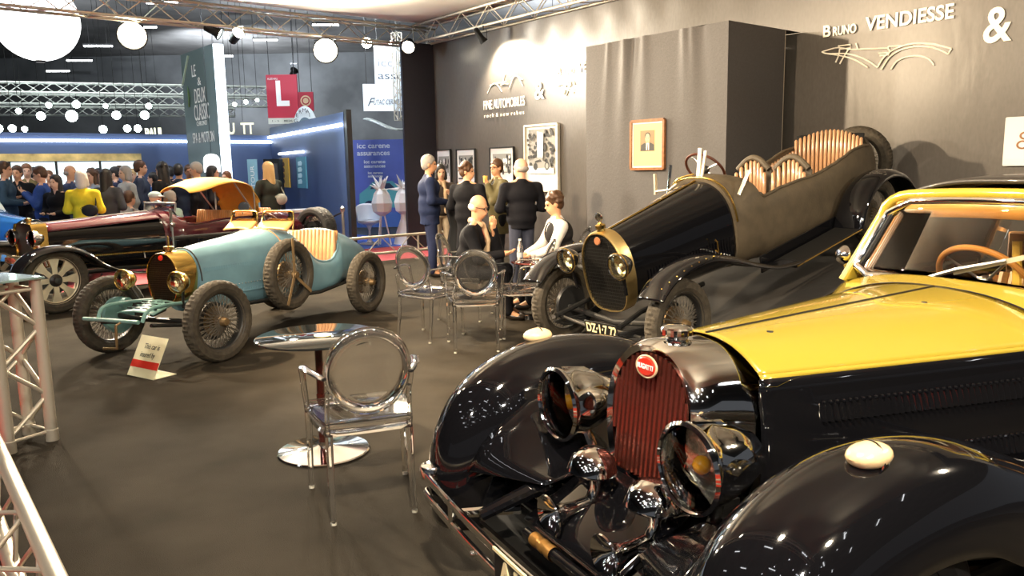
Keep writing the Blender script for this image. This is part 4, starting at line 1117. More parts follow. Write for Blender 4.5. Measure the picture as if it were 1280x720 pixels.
# ================================================================== pale blue racer
def blue_car():
    c = car_root('vintage_car', -3.08, 6.8, 0, math.radians(249), 'pale blue vintage racing car with spare wheel strapped to its side')
    BLU = mat('pale_blue_paint', (.15, .29, .36), .30, coat=.5, noise=.12, nscale=5)
    rub = None
    cutbody(c, [(-.26, .205, .36, .93, 2.3), (-.6, .25, .33, .965, 2.4), (-1.0, .31, .30, 1.0, 2.5), (-1.30, .365, .28, 1.035, 2.6), (-1.48, .39, .27, 1.045, 2.7), (-1.58, .40, .26, .92, 4), (-1.8, .41, .26, .70, 5), (-2.08, .41, .28, .66, 5), (-2.2, .41, .29, .78, 4), (-2.30, .40, .30, .955, 2.8), (-2.6, .35, .34, .90, 2.4), (-3.0, .22, .42, .76, 2.2), (-3.25, .09, .50, .66, 2), (-3.36, .02, .56, .61, 2)],
            [(-1.56, -2.24, .36, .34)], BLU, 'body', n=7)
    MB().tube([tuple(p) for p in ring(-1.30, .368, .28, 1.038, 2.6, n=60)[0:30]], .006, 6).build('bonnet_strap', TAN, c)
    MB().tube([tuple(p) for p in ring(-.28, .211, .36, .937, 2.3, n=60)[0:30]], .007, 6).build('bonnet_edge', DARKM, c)
    for s in (1, -1):
        mb = MB()
        for row, n, h in ((.74, 34, .030), (.50, 34, .030)):
            for i in range(n):
                f = i/(n-1); x = -.32-.92*f; y = float(np.interp(x, [-1.3, -1.0, -.6, -.26], [.365, .31, .25, .205]))*(.965 if row > .6 else 1.0)+.002
                louvers(mb, (x, s*y, row), (x-.01, s*y, row), 1, h*1.2, .011*s, .016)
        mb.build('louvres', BLU, c, ang=20)
        mb = MB()
        for i in range(34):
            x = -.3-1.2*i/33; y = float(np.interp(x, [-1.5, -1.3, -1.0, -.6, -.26], [.392, .365, .31, .25, .205])); mb.sphere((x, s*y, .56), .006, 6)
        mb.build('panel_rivets', STEEL, c)
    bug_radiator(c, .172, .49, .91, -.03, BRASS, .235, badge=True, k=.95)
    f = empty('filler_cap', (-.13, 0, .925), parent=c)
    MB().lathe([(.03, 0), (.03, .015), (.045, .018), (.045, .04), (.03, .045), (.01, .05), (.006, .13), (0, .135)], seg=20).build('cap', BRASS, f)
    # seat back, pleated, seen over the cut-down side
    pleats(c, 'seat_back', mat('dull_tan_leather', (.42, .22, .10), .45, bump=.2, noise=.25), (-2.17, -.33, .42), (-2.15, .335, .46), (-.12, .0, 1), 14, .030, .52, curve=lambda f: (.93+.07*math.sin(PI*f))*1)
    MB().grid(lambda a, b: Vector((-2.20-.07*b, -.34+.68*a, .40+.54*b)), 8, 4).build('seat_shell', TAN, c, solid=.02)
    MB().loft(blend_rings([(-1.7, .33, .34, .48), (-1.75, .35, .33, .52), (-2.1, .35, .33, .52), (-2.15, .33, .34, .48)], 3)).build('seat_cushion', TAN, c)
    # tan aero screens with brass frames
    for y, ww, x in ((-.20, .17, -1.36), (.19, .20, -1.40)):
        a = empty('aero_screen', (x, y, 1.035), parent=c)
        MB().tube([(0, -ww, -.01), (-.03, -ww*.97, .10), (-.045, -ww*.9, .155), (-.05, -ww*.75, .17), (-.05, ww*.75, .17), (-.045, ww*.9, .155), (-.03, ww*.97, .10), (0, ww, -.01)], .009, 8).build('screen_frame', BRASS, a)
        MB().grid(lambda p, q: Vector((.10-.13*q, -ww+2*ww*p, -.02+.085*q+.02*math.sin(PI*p)*(1-q))), 8, 4).build('screen_apron', TAN, a, solid=.012)
        MB().grid(lambda p, q: Vector((-.03-.02*q, -ww*.95+1.9*ww*p, .07+.095*q)), 4, 2).build('screen_glass', PANE, a, solid=.003)
    st = empty('steering_wheel', (-1.72, -.16, 1.0), parent=c)
    MB().torus((0, 0, 0), (-.9, 0, .42), .19, .012, 40, 8).build('rim', mat('dark_wood_rim', (.07, .02, .01), .3, coat=.5), st)
    MB().tube([(0, -.19, 0), (0, .19, 0)], .008).tube([(0, 0, 0), (.3, 0, -.14)], .014).tube([(-.08, 0, -.17), (.08, 0, .17)], .008).build('spokes', STEEL, st)
    # wheels
    wheel(c, (.0, .61, .35), 1, -.10, 'wire', .35, .125)
    wheel(c, (.0, -.61, .35), -1, -.10, 'wire', .35, .125)
    wheel(c, (-2.40, .61, .35), 1, 0, 'wire', .35, .125)
    wheel(c, (-2.40, -.61, .35), -1, 0, 'wire', .35, .125)
    sp = wheel(c, (-1.13, .515, .60), 1, 0, 'wire', .35, .125, name='spare_wheel')
    strap = mat('spare_strap', (.20, .13, .06), .6)
    def band(a, b):
        a = Vector((a[0], .60, a[1])); b = Vector((b[0], .60, b[1]))
        a2 = Vector((a.x*1.0, .585, a.z)); return MB().bar(a, b, .03, .008, (0, 1, 0))
    for a, b in (((-1.10, .965), (-1.10, .58)), ((-1.10, .60), (-.97, .32)), ((-1.10, .60), (-1.36, .40))): band(a, b).build('leather_strap', strap, c, smooth=False)
    # front end
    GRN = mat('pale_green_blue_paint', (.16, .31, .285), .35, coat=.3, noise=.15, nscale=8)
    ap = MB().grid(lambda a, b: Vector((.30-.30*a, -.20+.40*b-.03*a*(1 if b > .5 else -1), .435+.055*a+.02*math.sin(PI*b))), 6, 10); ap.build('front_apron', GRN, c, solid=.008)
    mb = MB()
    for i in range(4):
        for j in range(4): mb.box((.22-.055*i, -.13+.085*j, .468+.010*i), (.022, .055, .012), Matrix.Rotation(-.18, 3, 'Y'))
    mb.build('apron_slots', DARKM, c)
    MB().tube([(.46, -.40, .405), (.46, .20, .405)], .018, 12).build('front_cross_tube', GRN, c)
    MB().tube([(0, -.58, .35), (.02, -.3, .33), (.02, .3, .33), (0, .58, .35)], .024, 10).build('front_axle', DARKM, c)
    MB().tube([(.46, .02, .40), (.52, .02, .38), (.53, .02, .25), (.53, .02, .19), (.53, -.13, .18)], .011, 8).build('crank_handle', mat('old_hub', (.20, .13, .06), .5, .6), c)
    for s in (1, -1):
        MB().tube(cr([(.46, s*.24, .405), (.38, s*.25, .50), (.1, s*.24, .50), (-.2, s*.22, .47)], 5), .016, 8).build('chassis_horn', GRN, c)
        MB().tube([(.40, s*.27, .37), (.0, s*.28, .30), (-.3, s*.27, .36)], .018, 6).build('leaf_spring', DARKM, c)
        MB().lathe([(0, -.03), (.14, -.03), (.165, -.01), (.165, .03), (0, .03)], (0, s*.53, .35), (0, 1, 0), 32).build('brake_drum', GRN if s < 0 else DARKM, c)
        MB().lathe([(0, -.03), (.05, -.03), (.055, .03), (0, .035)], (.05, s*.37, .47), (0, 1, 0), 20).tube([(.05, s*.37, .47), (.0, s*.42, .36)], .012).build('shock_absorber', GRN if s < 0 else DARKM, c)
        MB().tube([(-.2, s*.30, .40), (-1.8, s*.40, .32), (-2.4, s*.36, .35)], .02, 8).build('chassis_rail', DARKM, c)
        h = headlamp(c, (.10, s*.30, .69), .092, (1, 0, 0), BRASS, 1.15)
        MB().tube([(-.05, 0, -.05), (-.09, -s*.05, -.18), (-.1, -s*.06, -.24)], .012).build('lamp_bracket', DARKM, h)
        MB().torus((.028, 0, 0), (1, 0, 0), .045, .004, 24).build('lens_ring', BRASS, h)
    MB().tube([(-2.4, -.58, .35), (-2.4, .58, .35)], .03).build('rear_axle', DARKM, c)
blue_car()

# ================================================================== maroon and black tourer with tan hood
def maroon_car():
    c = car_root('vintage_car', -5.93, 9.49, 0, math.atan2(-.835, -.55), 'maroon and black vintage tourer with raised tan hood and cream cast wheels')
    MAR = mat('maroon_paint', (.070, .008, .014), .12, coat=1)
    BLK = BLACKP
    MB().loft(blend_rings([(-.20, .22, .42, 1.02, 3.2), (-.7, .26, .40, 1.045, 3), (-1.2, .31, .38, 1.07, 2.8), (-1.66, .37, .36, 1.10, 2.6)], 6, n=56)).build('bonnet', BLK, c, ang=50)
    # maroon shoulders
    def sh(a, b):
        x = -.21-1.45*a; hw = .222+.15*a; zt = 1.022+.08*a; yy = -1+2*b
        return Vector((x, yy*hw*.93, zt+.004-(.10)*abs(yy)**3.2))
    MB().grid(sh, 20, 24).build('bonnet_top', MAR, c, ang=60, solid=.004)
    MB().tube([(-.21-1.45*i/20, 0, 1.028+.08*i/20) for i in range(21)], .008, 6).build('bonnet_hinge', STEEL, c)
    cutbody(c, [(-1.66, .375, .34, 1.105, 2.6), (-1.85, .42, .33, 1.10, 2.8), (-2.0, .45, .32, 1.02, 4), (-2.6, .50, .32, 1.0, 5), (-3.2, .50, .32, 1.0, 5), (-3.5, .47, .34, 1.03, 3.4), (-3.9, .38, .38, .97, 2.6), (-4.25, .24, .44, .82, 2.3), (-4.45, .10, .5, .68, 2)],
            [(-1.98, -3.42, .44, .45)], MAR, 'body', n=6)
    for s in (1, -1):
        MB().grid(lambda a, b: Vector((-1.68-1.9*a, s*(.395+.11*math.sin(PI*min(1, a*.9+.08))+.01), .36+.40*b)), 20, 6).build('side_panel', BLK, c, solid=.006)
        mb = MB()
        for z in (.60, .42):
            for i in range(48):
                f = i/47; x = -.28-1.3*f; mb.box((x, s*(.234+.155*f), z-.02*f), (.020, .016, .018))
        mb.build('bonnet_rivets', BRASS, c)
        MB().tube([(-1.35, s*.345, .58), (-1.35, s*.36, .50)], .008).build('bonnet_catch', STEEL, c)
        fender(c, [(.50, .40), (.42, .60), (.25, .74), (.02, .80), (-.22, .775), (-.42, .67), (-.60, .52), (-.9, .40), (-1.3, .34)], s*.70, .13, [.03, .05, .06, .07, .07, .06, .04, .02, .01], BLK, p=2.2, n=7)
        MB().box((-1.9, s*.68, .33), (1.3, .26, .03)).build('running_board', BLACKM, c, bevel=.008)
        fender(c, [(-2.55, .35), (-2.65, .58), (-2.85, .74), (-3.1, .80), (-3.35, .74), (-3.58, .55), (-3.68, .36)], s*.68, .14, [.03, .05, .07, .07, .07, .05, .03], BLK, name='rear_fender', p=2.2, n=6)
        wheel(c, (0, s*.68, .39), s, 0, 'cast', .39, .15)
        wheel(c, (-3.12, s*.66, .39), s, 0, 'cast', .39, .15)
        h = headlamp(c, (-.02, s*.24, .86), .10, (1, 0, 0), CHROME, 1.25)
        MB().tube([(-.05, 0, -.08), (-.10, s*.05, -.34)], .016).build('lamp_bracket', STEEL, h)
        MB().tube([(.35, s*.33, .42), (-1.6, s*.34, .38)], .03).build('chassis_rail', BLACKM, c)
        MB().box((-1.72, s*.44, .98), (.03, .03, .30)).sphere((-1.72, s*.47, .92), .035, 12).tube([(-1.72, s*.45, .98), (-1.72, s*.45, .60)], .012).build('side_lamp', STEEL, c)
    for x in (.30, ): MB().tube([(x, -.55, .40), (x+.02, 0, .38), (x, .55, .40)], .014).build('front_tie_bar', STEEL, c)
    MB().tube([(0, -.62, .39), (0, .62, .39)], .03).build('front_axle', DARKM, c)
    mb = MB()
    for i in range(4): mb.sphere((.06, -.09+.06*i, .62), .04, 12).tube([(.08, -.09+.06*i, .62), (.15, -.09+.06*i, .60)], [.02, .045], 10)
    mb.build('front_horns', mat('pale_brass', (.75, .62, .38), .2, 1), c)
    # square brass radiator
    mb = MB()
    ol = [(-.22, .50), (.22, .50), (.225, .98), (.20, 1.03), (.0, 1.045), (-.20, 1.03), (-.225, .98)]
    MB().loft([[Vector((-.04, y*.86, z*.98+.01)) for y, z in ol], [Vector((-.02, y*.9, z*.985+.008)) for y, z in ol], [Vector((-.02, y, z)) for y, z in ol], [Vector((-.20, y*1.02, z+.003)) for y, z in ol]], cap=False).build('radiator_shell', BRASS, c, ang=30)
    MB().add([Vector((-.045, y*.88, z*.98+.01)) for y, z in ol], [tuple(range(7))]).build('radiator_core', DARKM, c, smooth=False)
    f = MB().lathe([(.03, 0), (.03, .02), (.04, .025), (.04, .05), (0, .06)], (-.1, 0, 1.045), (0, 0, 1), 16).build('filler_cap', BRASS, c)
    # raised hood: cloth arched from the windscreen to the tail
    HOODM = mat('tan_hood_cloth', (.72, .36, .06), .7, bump=.3, bscale=14, noise=.1)
    prof = cr([(-2.10, 1.385, .34), (-2.25, 1.425, .42), (-2.50, 1.49, .48), (-2.75, 1.50, .50), (-3.02, 1.44, .49), (-3.18, 1.32, .47), (-3.26, 1.15, .46), (-3.30, 1.0, .44)], 6)
    rows = []
    for i, (x, z, hw) in enumerate(prof):
        f = i/(len(prof)-1); sd = .05+.02*math.sin(f*9)+(.10*f if f > .6 else 0)
        row = []
        for k in range(25):
            yy = -1+2*k/24; d = (abs(yy)**4)*sd; row.append(Vector((x+(d*.6 if f > .75 else 0)+.0, yy*hw, z-(d if f < .8 else d*.3)+.035*(1-yy*yy))))
        rows.append(row)
    MB().loft(rows, closed=False, cap=False).build('hood', HOODM, c, ang=60, solid=.012)
    mb = MB()
    for s in (1, -1): mb.tube([(-3.1, s*.46, .98), (-2.75, s*.47, 1.46)], .012).tube([(-3.1, s*.46, .98), (-3.1, s*.46, 1.35)], .012)
    mb.build('hood_irons', STEEL, c)
    MB().tube([(-1.84, -.36, 1.08), (-1.86, -.36, 1.20), (-1.86, .36, 1.20), (-1.84, .36, 1.08)], .014, 8).build('windscreen_frame', STEEL, c)
    MB().quad((-1.84, -.35, 1.10), (-1.84, .35, 1.10), (-1.86, .35, 1.19), (-1.86, -.35, 1.19)).build('windscreen_glass', PANE, c, solid=.004)
    mr = MB().lathe([(0, -.02), (.07, -.015), (.08, 0), (.075, .012), (0, .012)], (-2.85, .53, 1.10), (.6, .5, .1), 28).tube([(-2.85, .50, 1.10), (-2.86, .48, 1.0)], .01).build('wing_mirror', CHROME, c)
    for x in (-2.45, -3.15):
        s = empty('seat', (x, 0, .5), parent=c)
        MB().loft(blend_rings([(.25, .36, 0, .12), (.2, .40, -.02, .18), (-.2, .40, -.02, .18), (-.25, .36, 0, .12)], 3)).build('cushion', TAN, s)
        pleats(s, 'backrest', TAN, (-.22, -.38, .1), (-.22, .38, .1), (-.15, 0, 1), 16, .03, .46)
    st = empty('steering_wheel', (-2.05, -.18, 1.06), parent=c)
    MB().torus((0, 0, 0), (-.8, 0, .6), .2, .013, 40, 8).build('rim', DARKM, st)
    MB().tube([(0, -.19, 0), (0, .19, 0)], .008).tube([(0, 0, 0), (.3, 0, -.22)], .014).build('spokes', STEEL, st)
    for i, x in enumerate((-4.40, -4.58)):
        s = wheel(c, (x, .28-.06*i, .66), 1, PI/2, 'wireb', .35, .14, name='spare_wheel'); s.rotation_euler = Euler((0, .30, PI/2+.10), 'XYZ')
    MB().tube([(-4.1, .2, .6), (-4.6, .22, .66)], .03).build('spare_carrier', DARKM, c)
maroon_car()

# ================================================================== bright blue car at the far left
def far_blue_car():
    c = car_root('vintage_car', -6.75, 11.1, 0, math.radians(-32), 'bright blue vintage car with pale top behind the maroon tourer at far left')
    BL = mat('bright_blue_paint', (.03, .16, .48), .12, coat=1)
    MB().loft(blend_rings([(-.1, .24, .40, 1.0, 2.4), (-.6, .32, .38, 1.05, 2.4), (-1.3, .46, .36, 1.12, 2.4), (-1.6, .55, .36, 1.15, 2.6), (-2.8, .60, .36, 1.12, 3), (-3.5, .45, .38, 1.0, 2.4), (-4.0, .1, .45, .7, 2.2)], 6, n=56)).build('body', BL, c, ang=50)
    MB().loft(blend_rings([(-1.55, .40, 1.0, 1.16, 2.3), (-1.85, .46, 1.0, 1.36, 2.3), (-2.4, .48, 1.0, 1.42, 2.3), (-2.9, .42, 1.0, 1.34, 2.3), (-3.3, .25, .95, 1.10, 2.3)], 5)).build('hood', mat('pale_hood', (.55, .62, .58), .6), c, ang=60)
    bug_radiator(c, .23, .45, .99, .02, CHROME, .14, badge=False)
    for s in (1, -1):
        fender(c, [(.50, .35), (.42, .62), (.2, .80), (-.05, .84), (-.35, .78), (-.7, .6), (-1.1, .42), (-1.5, .36)], s*.68, .19, [.06, .12, .16, .18, .18, .14, .08, .02], BL, p=2.2, n=6)
        fender(c, [(-2.3, .36), (-2.45, .62), (-2.75, .78), (-3.05, .80), (-3.35, .66), (-3.6, .38)], s*.66, .18, [.05, .12, .15, .15, .12, .05], BL, name='rear_fender', p=2.2, n=6)
        wheel(c, (-.02, s*.70, .36), s, 0, 'smooth', .36, .15); wheel(c, (-2.95, s*.68, .36), s, 0, 'smooth', .36, .15)
        h = headlamp(c, (.12, s*.33, .78), .11, (1, 0, 0), CHROME, 1.4)
        MB().tube([(-.05, 0, -.08), (-.10, -s*.05, -.34)], .016).build('lamp_bracket', CHROME, h)
        MB().box((-1.6, s*.68, .34), (1.4, .24, .03)).build('running_board', BLACKM, c, bevel=.008)
    MB().tube([(.5, -.7, .42), (.56, 0, .42), (.5, .7, .42)], .022, 8).build('bumper', CHROME, c)
    MB().tube([(0, -.6, .36), (0, .6, .36)], .03).build('front_axle', DARKM, c)
far_blue_car()
# ================================================================== clear chairs, tables, sign
def ghost_chair(label, x, y, yaw, group='clear armchairs around the stand'):
    global GHOST
    if GHOST is not None:
        t = copy_tree(GHOST); t['label'] = label; t.location = (x, y, 0); t.rotation_euler = (0, 0, yaw); return t
    t = empty('clear_armchair', (x, y, 0), yaw); tag(t, label, 'chair', group)
    # seat: a shallow pan with turned-down edge
    def sp(a, b, z):
        w = .205+.045*a; return Vector((-.215+.44*a, -w+2*w*b, z))
    def seatring(z, o):
        pts = []
        cs = [(-.215-o, -.200-o), (.225+o, -.250-o), (.225+o, .250+o), (-.215-o, .200+o)]
        for i in range(4):
            a, b = cs[i], cs[(i+1) % 4]
            for k in range(8):
                f = k/8; bow = .012*math.sin(PI*f)
                dx, dy = b[0]-a[0], b[1]-a[1]; L = math.hypot(dx, dy)
                pts.append(Vector((a[0]+dx*f+bow*dy/L, a[1]+dy*f-bow*dx/L, z)))
        return pts
    MB().loft([seatring(.405, -.004), seatring(.455, 0), seatring(.462, -.006), seatring(.452, -.05), seatring(.446, -.10)], cap=False).add(
        seatring(.446, -.10), [tuple(range(32))]).build('seat', POLY, t, ang=40, solid=.007)
    # oval back
    cz, cx, ry, rz, tl = .705, -.262, .192, .205, .20
    def ov(k, s=1, dx=0): a = 2*PI*k/48; return Vector((cx+dx-math.sin(a)*rz*s*tl+.035*(math.cos(a)*s)**2, ry*s*math.cos(a), cz+rz*s*math.sin(a)))
    b = MB().tube([ov(k) for k in range(48)], .0088, 8, closed=True)
    b.build('back_rim', POLY, t)
    mb = MB()
    mb.loft([[ov(k, s) for k in range(48)] for s in (.97, .7, .4, .08)], cap=False).add([ov(k, .08) for k in range(48)], [tuple(range(48))])
    mb.build('backrest', POLY, t, ang=60, solid=.005)
    # legs
    for sy in (1, -1):
        for (x0, y0, x1, y1, nm) in ((.215, .238, .222, .242, 0), (-.205, .185, -.255, .188, 1)):
            mb = MB(); rr = []
            for f in (0, .5, 1):
                cx_, cy_ = x0+(x1-x0)*f**(1.6 if nm else 1), (y0+(y1-y0)*f)*sy; z = .415*(1-f)+.012*f; r = .019-.006*f
                rr.append([Vector((cx_+r*math.cos(a), cy_+r*math.sin(a), z)) for a in [2*PI*(q+.5)/8 for q in range(8)]])
            mb.loft(rr).build('leg', POLY, t, ang=20)
            MB().lathe([(0, 0), (.013, 0), (.014, .012), (0, .013)], (x1, y1*sy, 0), (0, 0, 1), 12).build('foot', mat('frosted_foot', (.85, .80, .66), .35, trans=.3), t)
        # back stile from rear leg to the oval
        MB().tube(cr([(-.205, .185*sy, .41), (-.215, .190*sy, .50), (-.245, .185*sy, .62)], 4), .011, 8).build('back_stile', POLY, t)
        # arm: flat pad running forward and out, then a curved post down to the seat side
        arm = cr([(-.250, .196*sy, .685), (-.16, .232*sy, .690), (-.04, .262*sy, .690), (.03, .268*sy, .685), (.065, .268*sy, .66), (.075, .262*sy, .58), (.10, .254*sy, .50), (.15, .246*sy, .43)], 5)
        rows = []
        for i, p in enumerate(arm):
            q = Vector(p); d = (Vector(arm[min(i+1, len(arm)-1)])-Vector(arm[max(i-1, 0)])).normalized(); sd = Vector((0, 1, 0)); sd = (sd-d*sd.dot(d)).normalized(); u_ = d.cross(sd)
            w_ = .014+.008*math.sin(PI*min(1, i/22))
            rows.append([q+sd*(w_*math.cos(a))+u_*(.0085*math.sin(a)) for a in [2*PI*k/10 for k in range(10)]])
        MB().loft(rows).build('arm', POLY, t, ang=60)
    GHOST = t
    return t
GHOST = None
ghost_chair('clear plastic oval back armchair in the open, facing the small dark table', -.74, 3.685, math.radians(109.4))
ghost_chair('clear plastic armchair standing behind the suited man legs, leftmost of the far group', -.805, 7.45, math.radians(59.8))
ghost_chair('clear plastic armchair in front of the seated man with yellow scarf', -.34, 6.99, math.radians(95))
ghost_chair('clear plastic armchair tucked beside the front wheel of the ramp car', .12, 7.52, math.radians(184))
ghost_chair('clear plastic armchair in which the man with yellow scarf sits', -.50, 8.42, math.radians(-14))
ghost_chair('clear plastic armchair in which the waistcoated man sits', .62, 9.02, math.radians(192))

t = empty('pedestal_table', (-1.105, 4.35, 0)); tag(t, 'small round smoked glass pedestal table with chrome disc base', 'table')
MB().lathe([(0, 0), (.255, 0), (.262, .006), (.255, .012), (.16, .020), (.06, .032), (.03, .040), (.028, .06)], seg=64).build('base', CHROME, t, ang=30)
MB().lathe([(.026, .03), (.026, .34), (.022, .345), (.022, .64), (.03, .655), (.06, .662)], seg=24).build('column', mat('dark_red_column', (.10, .018, .012), .12, .5, coat=1), t)
MB().lathe([(.06, .655), (.335, .668), (.345, .672), (.345, .680), (.338, .684), (0, .684)], seg=72).build('tabletop', mat('smoked_glass_top', (.012, .014, .014), .04, spec=.2), t, ang=30)
t2 = MB().lathe([(0, 0), (.048, 0), (.05, .003), (.048, .006), (0, .006)], (-1.07, 4.33, .685), seg=32).build('coaster', mat('pale_yellow_card', (.80, .72, .36), .5), None)
tag(t2, 'pale yellow round card lying on the smoked glass table', 'coaster')

# tent card in front of the blue car
t = empty('floor_sign', (-2.93, 6.12, 0)); tag(t, 'cream and red tent card sign on the carpet before the blue racer', 'sign')
IV = mat('ivory_card', (.78, .74, .50), .5); RD = mat('red_stripe', (.62, .035, .02), .5)
a0, a1 = Vector((-.20, .06, 0)), Vector((.10, -.13, 0))
from_ = a0; X = (a1-a0).normalized(); BK = Vector((-X.y, X.x, 0)); Yv = (Z3*.88+BK*.46).normalized(); w = (a1-a0).length
MB().prism([(0, 0), (w, 0), (w, .34), (0, .34)], a0, X, Yv, -.004).build('card', IV, t, smooth=False)
N_ = X.cross(Yv)
MB().prism([(0, .075), (w, .075), (w, .135), (0, .135)], a0+N_*.001, X, Yv, .001).build('stripe', RD, t, smooth=False)
text('sign_lettering', 'This car is', .062, INK, t, a0+N_*.002+X*.09+Yv*.235, X, Yv, .0006, width=.20, shear=.15)
text('sign_lettering', 'insured by', .062, INK, t, a0+N_*.002+X*.075+Yv*.165, X, Yv, .0006, width=.19, shear=.15)
MB().prism([(0, 0), (w, 0), (w, .005), (0, .005)], a0+BK*.002, X, Z3, -.20).build('card_foot', IV, t, smooth=False)

# cafe table by the seated men
t = empty('cafe_table', (.27, 8.30, 0)); tag(t, 'small round table with dark red top beside the seated man', 'table')
MB().lathe([(0, 0), (.2, 0), (.2, .012), (.03, .03)], seg=32).lathe([(.022, .02), (.022, .61)], seg=16).build('base', CHROME, t)
MB().lathe([(0, .60), (.27, .60), (.28, .61), (.27, .62), (0, .62)], seg=48).build('tabletop', mat('dark_red_top', (.12, .02, .015), .2, coat=1), t, ang=30)
t = empty('water_bottle', (.09, 8.12, .621)); tag(t, 'clear plastic water bottle with white cap on the red topped table', 'bottle')
MB().lathe([(0, 0), (.030, 0), (.033, .01), (.033, .15), (.03, .175), (.014, .215), (.013, .235)], seg=20).build('bottle_body', mat('bottle_plastic', (.85, .90, .95), .05, trans=.9, ior=1.3), t)
MB().lathe([(.034, .06), (.0342, .11)], seg=20).build('bottle_label', mat('grey_label', (.45, .47, .50), .5), t)
MB().lathe([(.015, .232), (.015, .25), (0, .25)], seg=14).build('bottle_cap', WHITEP, t)
t = empty('glass_cup', (.22, 8.16, .621)); tag(t, 'small glass cup beside the water bottle', 'cup')
MB().lathe([(0, 0), (.025, 0), (.034, .08), (.032, .08), (.023, .006), (0, .006)], seg=20).build('cup', GLASS, t)
t = empty('bar_table', (-.80, 12.38, 0)); tag(t, 'tall bar table draped in black cloth between the standing visitors', 'table')
MB().lathe([(.30, 0), (.24, .3), (.16, .7), (.22, 1.0), (.30, 1.07), (.30, 1.09), (0, 1.10)], seg=48, mod=lambda j, k, r: r*(1+.04*math.sin(k*1.2)*(j < 4))).build('table_cloth', BLACKM, t)
t = empty('wine_glass', (-.88, 12.28, 1.101)); tag(t, 'wine glass on the black draped bar table', 'glass')
MB().lathe([(0, 0), (.032, .001), (.004, .008), (.004, .08), (.03, .11), (.034, .15), (.027, .19), (.026, .19), (.032, .15), (.028, .112), (0, .09)], seg=20).build('glass', GLASS, t)
